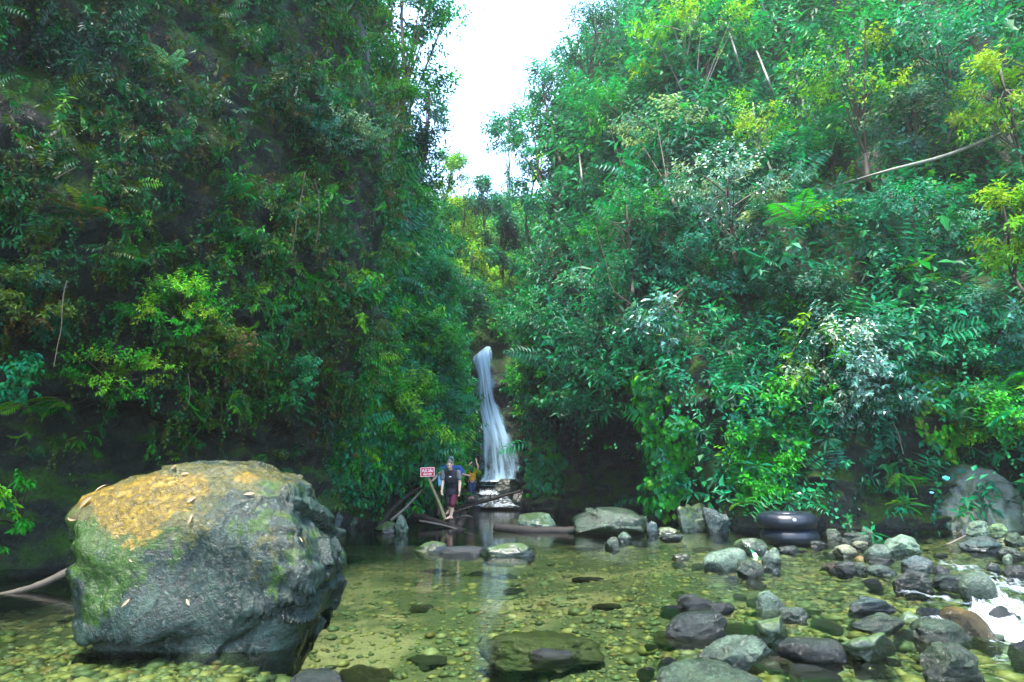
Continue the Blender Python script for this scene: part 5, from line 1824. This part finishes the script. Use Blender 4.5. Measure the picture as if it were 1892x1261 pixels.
RT = "trees on the right-hand hillside"
# skyline, left side
tree("tall tree on the left skyline whose bare forked top reaches across the sky gap", 742, 40, 95, 75, "green", 20.5, (700, 330), 1.0, 22, 18, .12, M_bark, group=SL)
tree("airy branch-end tree at the very top of the sky gap, left side", 826, 26, 72, 44, "teal", 21.5, (740, 300), .8, 14, 8, .05, M_bark, group=SL, cl=.5)
tree("green leaning tree below the tall forked tree, left of the sky gap", 735, 170, 92, 70, "vivid", 20, (715, 400), 1.0, 20, 18, .08, M_bark, group=SL)
tree("bluish loose-leaved tree at the left side of the sky gap, mid height", 792, 205, 50, 70, "teal", 23, (745, 420), .9, 16, 13, .08, M_bark, group=SL, cl=.46)
tree("dark bushy tree hugging the cliff under the bluish loose-leaved tree", 758, 300, 62, 66, "dark", 22, (750, 450), 1.0, 16, 18, .08, M_bark, group=SL)
tree("sunlit pale-green tree at the lower left corner of the sky gap", 832, 330, 34, 50, "lime", 40, (838, 430), .9, 16, 15, .09, M_bark, group=SL)  # lime and yellow leaves paint the sunlight onto these far trees
tree("yellow sunlit bush-like tree at the bottom of the sky gap", 858, 400, 36, 42, "yellow", 44, (860, 470), .9, 16, 15, .09, M_bark, group=SL)
tree("small dark pointed tree in the notch at the bottom of the sky gap", 893, 378, 26, 46, "dark", 43, (895, 470), .8, 14, 14, .09, M_bark, group=SL)
tree("yellow-green slim tree in the sunlit cleft above the waterfall", 872, 490, 22, 62, "yellow", 38, (875, 570), .8, 14, 14, .08, M_bark, group=SL)
tree("mid-green tree left of the sunlit cleft above the waterfall", 815, 440, 44, 60, "green", 33, (815, 540), .9, 16, 16, .08, M_bark, group=SL)
tree("dark teal tree right above the top of the waterfall", 850, 560, 60, 38, "dark", 31.5, (850, 620), .9, 16, 16, .08, M_bark, group=SL)
# skyline, right side
tree("lone thin-stemmed tree with a small crown standing against the white sky", 940, 238, 34, 40, "teal", 37, (942, 440), .75, 13, 9, .075, M_bark, group=SL, cl=.45, via=(941, 340))
tree("dusky blue-green tree on the right skyline at the top of the picture", 1100, 70, 62, 74, "dark", 27, (1090, 260), 1.0, 22, 18, .1, M_bark, group=SL)
tree("sparse grey-green treetop on the right skyline beside the dusky tree", 1004, 170, 58, 50, "teal", 30, (1040, 320), .8, 16, 12, .08, M_bark, group=SL, cl=.46)
tree("full green tree leaning into the sky gap, right side, mid height", 1000, 245, 62, 56, "green", 31, (1020, 380), .9, 20, 16, .09, M_bark, group=SL)
tree("teal tree at the foot of the right skyline", 985, 345, 56, 56, "teal", 32, (985, 460), .9, 18, 17, .09, M_bark, group=SL)
tree("dark narrow tree at the right edge of the sunlit cleft", 930, 440, 36, 66, "dark", 36, (930, 560), .9, 16, 16, .08, M_bark, group=SL)
# hillside, right
tree("bright lime tree at the top of the right slope with a slim white trunk", 1275, 70, 128, 72, "lime", None, (1322, 285), 1.0, 26, 15, .075, M_bark_pale, group=RT, via=(1262, 165), cl=.33)  # sunlight on this treetop is put into the lime leaf colour
tree("pale slender tree leaning left, its trunk bare almost to the top edge", 1412, 20, 40, 30, "green", None, (1498, 235), .9, 8, 9, .075, M_bark_pale, group=RT, via=(1462, 110), cl=.45)
tree("yellow-green young tree below the lime tree", 1395, 225, 66, 66, "yellow", None, (1430, 330), .9, 18, 13, .05, M_bark_pale, group=RT, cl=.36)  # yellow leaf tint stands in for sun on the crown
tree("large dark-green tree with yellow tips at the upper right", 1570, 140, 120, 120, "tips", None, (1608, 360), 1.0, 28, 16, .09, M_bark, group=RT)
tree("broad bluish tree filling the top right corner area", 1745, 90, 130, 90, "teal", None, (1745, 300), 1.1, 26, 16, .09, M_bark, group=RT)
tree("yellow-flowering spray-like tree at the upper right edge", 1858, 175, 80, 88, "yellow", None, (1892, 340), .9, 20, 13, .06, M_bark, group=RT, cl=.34)
tree("golden-green drooping tree at the right edge, half way up", 1862, 425, 62, 78, "yellow", None, (1900, 560), .9, 20, 14, .05, M_bark, group=RT, cl=.34)  # sunlit look comes from the painted yellow leaf colour
tree("silvery-leaved tree between the yellow-tipped tree and the right edge", 1690, 225, 84, 52, "silver", None, (1690, 340), 1.0, 18, 14, .06, M_bark, group=RT)
tree("silver-green broad-leaved tree in front of the white-trunked lime tree", 1235, 265, 104, 62, "silver", None, (1250, 400), 1.15, 22, 15, .07, M_bark, group=RT)
tree("rich green rounded tree right of the skyline trees", 1150, 215, 92, 84, "green", None, (1160, 400), 1.0, 22, 17, .08, M_bark, group=RT)
tree("dark tree behind the lime tree's left side at the top edge", 1155, 60, 84, 84, "dark", None, (1170, 260), 1.0, 22, 17, .09, M_bark, group=RT)
tree("glossy dark tree with whitish highlights, centre of the right slope", 1345, 350, 120, 70, "silver", None, (1360, 500), 1.1, 24, 15, .07, M_bark, group=RT, gloss=M_leaf_gloss)
tree("emerald tree left of the tree-fern on the right slope", 1160, 420, 100, 74, "green", None, (1170, 560), 1.0, 22, 16, .06, M_bark, group=RT)
tree("teal spreading tree under the fallen trunk at the right", 1690, 400, 105, 62, "teal", None, (1700, 520), 1.05, 22, 15, .06, M_bark, group=RT)
for lab, pts, rd in [("thin white bare trunk left of the yellow-green young tree", [(1340, 40, 0), (1360, 100, 0), (1372, 160, 0)], .035),
                     ("short pale stem beside the yellow-green young tree", [(1398, 95, 0), (1420, 150, 0), (1440, 210, 0)], .035),
                     ("two-forked pale stem low in the middle of the sky-side right slope", [(1070, 285, 0), (1075, 330, 0), (1078, 375, 0)], .045)]:
    Y0 = min(hit(px, py)[0][1] for px, py, _ in pts) - 2.0
    log(lab, [(px, py, Y0 + (0 if q == 1 else 1.7)) for q, (px, py, _) in enumerate(pts)], [rd, rd * 1.2], M_bark_pale, "bare_trunk", "trunk", "bare pale trunks on the right slope", 7)
Y0 = min(hit(px, py)[0][1] for px, py in [(1560, 338), (1650, 310), (1780, 275), (1892, 226)]) - .9
log("long grey fallen trunk slanting up to the right edge through the trees", [(1535, 346, Y0 + 2.0), (1640, 316, Y0), (1770, 280, Y0), (1920, 214, Y0)], [.02, .04, .055, .065], M_bark_pale, "fallen_log", "log", n=30)

SH = "shrubs on the slopes"
def shrub(label, cx, cy, rx, ry, sp="green", leaf=1.0, ncl=14, nper=14, big=False, base=None, out=.5, name="shrub", group=SH, mat=None, droop=.35, tmpl=None, cl=.4):
    NPL[0] += 1
    r = np.random.default_rng(7000 + NPL[0])
    p, n = hit(cx, cy)
    k = ppm(p[1], p[2])
    R = np.array([rx / k, max(rx, ry) / k * .7, ry / k])
    c = p - unit(p - CAM) * (R[1] * out + .75)
    b = hit(*base)[0] if base else p - UP * R[2] * .6 + np.array([0, .15, 0])
    cc, i, q = crown_points(r, R, ncl, nper, cl, .1)
    root = empty(name, b)
    tag(root, label, "shrub", group)
    s = Shape()
    for j in range(min(ncl, 9)):
        e = c + cc[j] - b
        s.tube(catmull(np.array([np.zeros(3), e * .5 + np.array([0, -.05, .12 * R[2]]), e]), 8), np.linspace(.022, .006, 8) * (1 + R[0] * .4), 5)
    s.build("stem", M_bark, root)
    keys, w = SPECIES[sp]
    clc = pal_of(keys, w, r, ncl)
    S = unit(cc[i] + q * .6) * .5 + UP * .3 + np.array([0, -.25, 0]) + r.normal(0, .3, q.shape)
    f = Foliage(fine=big, curve=.22 if big else .15)
    sc = leaf * np.clip(p[1] / 13, .7, 3) * r.uniform(.75, 1.25, len(q))
    f.add(tmpl if tmpl is not None else (TW[0] if not big else T_twig(6, .28, .19, .085, 9)), c + q, S, unit(q) - np.array([0, .4, 0]), sc, clc[i], r, droop=droop)
    link("foliage", f.mesh("foliage", b), mat or M_leaf, root)
    return root
shrub("grey-blue glossy shrub bulging over the bank at the right", 1590, 690, 112, 112, "silver", .95, 30, 13, mat=M_leaf_gloss, droop=.6, out=.35)
shrub("hanging branch with big pale oval leaves and one yellow leaf, right of the waterfall", 1228, 608, 56, 52, "silver", .9, 10, 5, True, (1290, 520), 1.6, mat=M_leaf_gloss)
shrub("leafy stems with large bright drooping leaves left of the grey-blue shrub", 1498, 640, 46, 90, "lime", .9, 12, 4, True, (1530, 560), .6, droop=.9)
shrub("dark shrub with big drooping leaves below the bright-leaved stems", 1460, 760, 60, 60, "vivid", .9, 12, 5, True, droop=.9)
shrub("dark rounded shrub just above the grey-blue shrub", 1480, 560, 90, 60, "dark", 1.0, 18, 13)
shrub("teal shrub above the creeper patch on the right of the fall", 1120, 560, 90, 62, "teal", 1.0, 18, 13)
shrub("bright emerald shrub overhanging the right side of the waterfall", 1000, 590, 70, 62, "green", 1.0, 18, 14)
shrub("feathery green shrub hanging beside the lower waterfall", 985, 690, 38, 72, "vivid", .9, 12, 13, droop=.6)
shrub("shrub with drooping tongue leaves at the lip of the dark cave", 1065, 735, 62, 46, "green", .9, 12, 6, True, droop=.8)
shrub("broad green shrub below the tree-fern in the middle of the right slope", 1335, 500, 92, 56, "dark", 1.05, 18, 13)
shrub("pale whitish tuft under the long bright fern frond at the right", 1690, 555, 40, 26, "silver", .8, 10, 12)
shrub("vivid green shrub at the right edge above the huge right-bank boulder", 1840, 770, 66, 52, "vivid", .95, 16, 12)
shrub("dark teal shrub on the right edge under the golden-green tree", 1830, 610, 80, 72, "teal", 1.0, 18, 13)
shrub("low bright shrub on the bank behind the inner tubes", 1400, 850, 60, 60, "vivid", .9, 14, 11)
shrub("deep green shrub between the grey-blue shrub and the right edge", 1740, 690, 58, 76, "green", .95, 16, 13)
shrub("leafy mound at the top of the second cliff, left of the waterfall", 775, 540, 74, 62, "green", .9, 20, 16)
shrub("bright leafy shoulder overhanging the gorge left of the waterfall", 800, 655, 50, 62, "vivid", .9, 18, 16)
shrub("green shrub hanging above the warning sign", 755, 770, 66, 74, "vivid", .9, 20, 15)
shrub("dark leafy shrub on the cliff corner left of the green mound", 690, 620, 34, 62, "dark", .9, 14, 13)
shrub("drooping plant with long bright leaves on the cliff corner", 668, 545, 24, 48, "vivid", .8, 8, 5, True, droop=1.1)
shrub("bright green clump hanging from the dark left cliff, centre", 330, 560, 78, 60, "lime", .75, 16, 10)
shrub("leafy clump with yellow sprigs low on the left cliff", 205, 690, 84, 50, "lime", .75, 18, 9, droop=.6)
shrub("olive hanging clump on the middle of the left cliff", 400, 640, 62, 42, "olive", .75, 14, 11, droop=.8)
shrub("dangling green clump under the overhang of the left cliff", 540, 700, 46, 46, "green", .7, 12, 9, droop=.9)
shrub("bushy tuft at the left edge of the picture, mid height", 60, 560, 70, 56, "olive", .8, 16, 12)
shrub("silver-green ledge shrub high on the left cliff, lit from the gap", 620, 245, 84, 26, "silver", .75, 18, 12, out=.8)
shrub("dark shrub on the left cliff below the silver ledge shrub", 560, 170, 62, 40, "dark", .8, 14, 12)
shrub("leafy tongue hanging down beside the big boulder at the far left", 30, 940, 24, 60, "vivid", .6, 8, 7, True, droop=1.1)
shrub("broad-leaved clump on the far left cliff above the fern group", 40, 700, 50, 40, "green", .6, 10, 7, True, droop=.8)

# creeper: heart-shaped leaves over the bulge right of the cave
def creeper(label, poly, n, sp, lsize, seed, mat=None, out=.12, name="creeper", cat="creeper", tm=None):
    r = np.random.default_rng(seed)
    poly = np.array(poly, float)
    lo, hi = poly.min(0), poly.max(0)
    pts, ns = [], []
    X = r.uniform(lo[0], hi[0], n)
    Yp = r.uniform(lo[1], hi[1], n)
    k = in_poly(X + 10 * noise3(np.stack([X, Yp, X * 0], -1) / 30, 3), Yp + 10 * noise3(np.stack([Yp, X, X * 0], -1) / 30, 4), poly)
    for px, py in zip(X[k], Yp[k]):
        p, nn = hit(px, py)
        if p is not None:
            pts.append(p)
            ns.append(nn)
    p, nn = np.array(pts), np.array(ns)
    med = np.median(p[:, 1])
    g = np.abs(p[:, 1] - med) < 1.8
    p, nn = p[g], nn[g]
    b = p.mean(0)
    p = p + nn * (out + .25 * np.clip(fbm(p * 1.3, 3, seed) + .3, 0, 1)[:, None] + r.uniform(0, .12, (len(p), 1)))
    keys, w = SPECIES[sp]
    col = palette(keys, w, fbm(p * 1.2, 2, 7), r, len(p))
    f = Foliage(fine=True, fold=.10, curve=.2)
    d = nn * .5 + np.array([0, 0, -.8]) + r.normal(0, .3, p.shape)
    sz = lsize * p[:, 1] / 15 * r.uniform(.6, 1.3, len(p))
    f.raw(p, d, nn * .8 + UP * .6 + r.normal(0, .2, p.shape), sz, sz * .85, np.clip(col * (1 + r.normal(0, .2, (len(p), 1))), .004, .5))
    root = empty(name, b)
    tag(root, label, cat)
    link("foliage", f.mesh("foliage", b), mat or M_leaf, root)
    idx = r.permutation(len(p))[:6]
    for j in idx:
        a = p[j] - b
        Shape().tube(np.array([a + np.array([0, .05, 0]), a + np.array([.1, .12, .4]), a + np.array([.05, .3, .9])]), [.008, .01, .012], 5).build("stem", M_bark, root)
    return root
creeper("curtain of heart-leaved vivid green creeper over the bulge right of the dark cave", CREEP["cave"], 4200, "vivid", .19, 11)
creeper("creeper with small bright leaves trailing down the bank behind the inner tubes", CREEP["bank"], 1600, "vivid", .15, 12)
creeper("ragged leafy creeper on the wet rock between waterfall and cave", [(962, 800), (1010, 770), (1045, 830), (1030, 900), (980, 910)], 900, "green", .15, 13)
creeper("moss-green trailing creeper down the slope left of the huge right-bank boulder", CREEP["right"], 1200, "lime", .13, 14)
creeper("trailing leaves over the rock face below the green mound, left of the sign", [(660, 700), (760, 690), (800, 800), (770, 850), (690, 830)], 2000, "vivid", .15, 15)

FE = "ferns on the slopes"
def fern(label, cx, cy, size, sp="lime", nf=7, spread=None, group=FE, droop=.35, out=.25, name="fern", cat="fern", pw=.030):
    """size: frond length in px; spread: (angle from, to) of the fronds in the picture plane, degrees, 90 = up"""
    NPL[0] += 1
    r = np.random.default_rng(9000 + NPL[0])
    p, n = hit(cx, cy)
    k = ppm(p[1], p[2])
    Ln = size / k
    b = p - unit(p - CAM) * (out + (.3 if p[0] < -2 else .9))
    root = empty(name, b)
    tag(root, label, cat, group)
    T = T_fern(20, 1.0, .26, pw * 1.15, .55)
    keys, w = SPECIES[sp]
    a0, a1 = spread or (-20, 200)
    for j in range(nf):
        a = math.radians(a0 + (a1 - a0) * (j + .5) / nf + r.uniform(-8, 8))
        S = unit(np.array([math.cos(a), -.45 + r.uniform(-.3, .2), math.sin(a) + .25]))
        outd = unit(np.array([math.cos(a), -.5, 0]))
        x = unit(outd * .8 - UP * .6 - S * np.dot(outd * .8 - UP * .6, S))
        M = np.stack([x, np.cross(S, x), S], 1)[None]
        L_ = Ln * r.uniform(.75, 1.1)
        f = Foliage(fine=True, fold=.08, curve=.12)
        f.add(T, np.zeros((1, 3)), S[None], -x[None], np.array([L_]), pal_of(keys, w, r, 1), r, droop=droop * .5, cjit=.08, M=M, fern=True)
        fo_ = link("frond", f.mesh("frond"), M_fern, root)
        t = np.linspace(0, 1, 10)
        ctr = np.stack([.55 * t ** 2, 0 * t, t * (1 - .25 * t)], -1) @ M[0].T * L_
        Shape().tube(ctr, np.linspace(.012, .003, 10) * max(Ln, .4), 5).build("rachis", M_bark, fo_)
    return root
fern("bright fern with long drooping fronds low on the far left, above the boulder", 118, 742, 62, "vivid", 7, (150, 330), droop=.5)
fern("yellow-green fern at the far left, left of the long drooping fern", 42, 742, 44, "lime", 5, (120, 330))
fern("small fern hanging under the yellow-green fern at the far left", 50, 800, 30, "lime", 4, (200, 340))
fern("fern spreading its fronds like a hand over the left cliff, upper part", 318, 124, 46, "silver", 6, (-40, 200))
fern("wide yellow-green fern on the left cliff, a third of the way down", 165, 402, 66, "olive", 8, (0, 180))
fern("pair of fine fronds arching right on the left cliff above the overhang", 440, 362, 52, "green", 4, (-20, 160))
fern("fern at the left cliff's top edge beside the sky-lit ledge", 520, 200, 48, "silver", 5, (120, 220))
fern("little bright fern under the overhang right of the big boulder's top", 430, 748, 34, "vivid", 4, (0, 140))
fern("yellow fern tuft in the middle of the left cliff's lower edge", 225, 690, 36, "lime", 6)
fern("fine fern hanging above the warning sign, left of the waterfall", 775, 740, 44, "lime", 6, (-20, 190))
fern("pale fern sprouting from the green mound below the other cliff fern", 745, 790, 40, "vivid", 6, (150, 350))
fern("big tree-fern crown with parallel bright fronds, centre of the right slope", 1478, 420, 96, "vivid", 6, (10, 170), name="tree_fern", pw=.026, out=1.0)
fern("long bright arching frond left of the whitish tuft at the right", 1625, 480, 100, "lime", 3, (-70, -20))
fern("bright curved frond right of the whitish tuft at the right", 1690, 522, 72, "lime", 3, (-10, 45))
fern("fern on the lip of the dark cave, right of the waterfall", 1070, 722, 44, "teal", 6, (-10, 170))
fern("bright fern low on the right bank above the shallows", 1660, 935, 44, "vivid", 7, (-10, 190))
fern("fern with hanging fronds to the left of the huge right-bank boulder", 1660, 875, 44, "vivid", 6, (180, 340))
fern("yellow-green fern above the huge right-bank boulder", 1842, 782, 46, "lime", 6, (-20, 160))
fern("teal fern left of the yellow-green fern above the right-bank boulder", 1770, 770, 34, "teal", 6, (-20, 190))
fern("tiny bright fern on the wet rock right of the waterfall's foot", 1000, 828, 26, "lime", 5)
fern("fern sprays on the bank just above the tall tan stone", 1372, 930, 34, "vivid", 6)
fern("silver-tinged fern at the left of the tree-fern", 1405, 402, 60, "silver", 6, (100, 220))

VN = "hanging vines"
def vine(label, pts, rad=.012, leaf=0, sp="green", off=.9):
    r = np.random.default_rng(int(pts[0][0] * 7 + pts[0][1]))
    Y0 = min(hit(px, py)[0][1] for px, py in pts) - off
    W = catmull(np.array([P(px, py, Y0) for px, py in pts]), 30)
    W = W + .05 * np.stack([fbm(W * 1.5, 2, 3), fbm(W * 1.5, 2, 4), 0 * W[:, 0]], -1)
    b = W[0]
    o = empty("vine", b)
    tag(o, label, "vine", VN)
    Shape().tube(W - b, [rad] * 30, 6).build("stem", M_bark, o)
    if leaf:
        n = leaf
        i = r.integers(0, 30, n)
        p = W[i] + r.normal(0, .05, (n, 3))
        f = Foliage(fine=True)
        keys, w = SPECIES[sp]
        f.raw(p, r.normal(0, .6, (n, 3)) + np.array([0, -.3, -.5]), UP + r.normal(0, .4, (n, 3)), np.full(n, .09) * Y0 / 12, np.full(n, .045) * Y0 / 12, pal_of(keys, w, r, n))
        link("foliage", f.mesh("foliage", b), M_leaf, o)
vine("long straight liana hanging down the right slope near the waterfall", [(1070, 470), (1074, 540), (1082, 600), (1090, 690)], .014)
vine("tangled thin vine looping right of the long straight liana", [(1100, 420), (1120, 490), (1135, 540), (1190, 575)], .014)
vine("forked brown vine at the right edge below the bright curved frond", [(1720, 520), (1742, 555), (1752, 580), (1800, 590)], .014)
vine("bundle of green hanging strands on the left cliff, nearest the gorge", [(565, 320), (555, 380), (545, 430), (535, 470)], .007, 80, "olive")
vine("second hanging strand right of the bundle on the left cliff", [(582, 330), (588, 390), (580, 460)], .006, 50, "olive")
vine("pale dead vine hanging in the dark pocket on the left cliff", [(125, 520), (115, 570), (108, 620), (100, 680)], .005)
vine("thin twig leaning across the upper left cliff", [(100, 330), (120, 318), (140, 308)], .006)
vine("dangling root under the overhang in the middle of the left cliff", [(350, 690), (352, 720), (346, 750)], .005)
vine("leaning pale stalk at the lower edge of the grey-blue shrub", [(1650, 780), (1660, 810), (1668, 840)], .012)

# ------------------------------------------------------------------ haze
bpy.context.view_layer.update()
lo, hi = np.full(3, 1e9), np.full(3, -1e9)
for o in scene.objects:
    if o.type == 'MESH':
        for cn in o.bound_box:
            w = o.matrix_world @ Vector(cn)
            lo, hi = np.minimum(lo, w), np.maximum(hi, w)
hz = Shape().box((lo + hi) / 2 + np.array([0, 0, -.25]), (hi - lo) + np.array([4, 4, 1.5]))
m = bpy.data.materials.new("haze")
m.use_nodes = True
nt = m.node_tree
nt.nodes.clear()
out = nt.nodes.new("ShaderNodeOutputMaterial")
pv = nt.nodes.new("ShaderNodeVolumePrincipled")
pv.inputs["Color"].default_value = (.88, .95, 1.0, 1)
pv.inputs["Density"].default_value = HAZE
pv.inputs["Anisotropy"].default_value = .3
nt.links.new(pv.outputs[0], out.inputs["Volume"])
kind(hz.build("haze", m, None, False), "stuff")
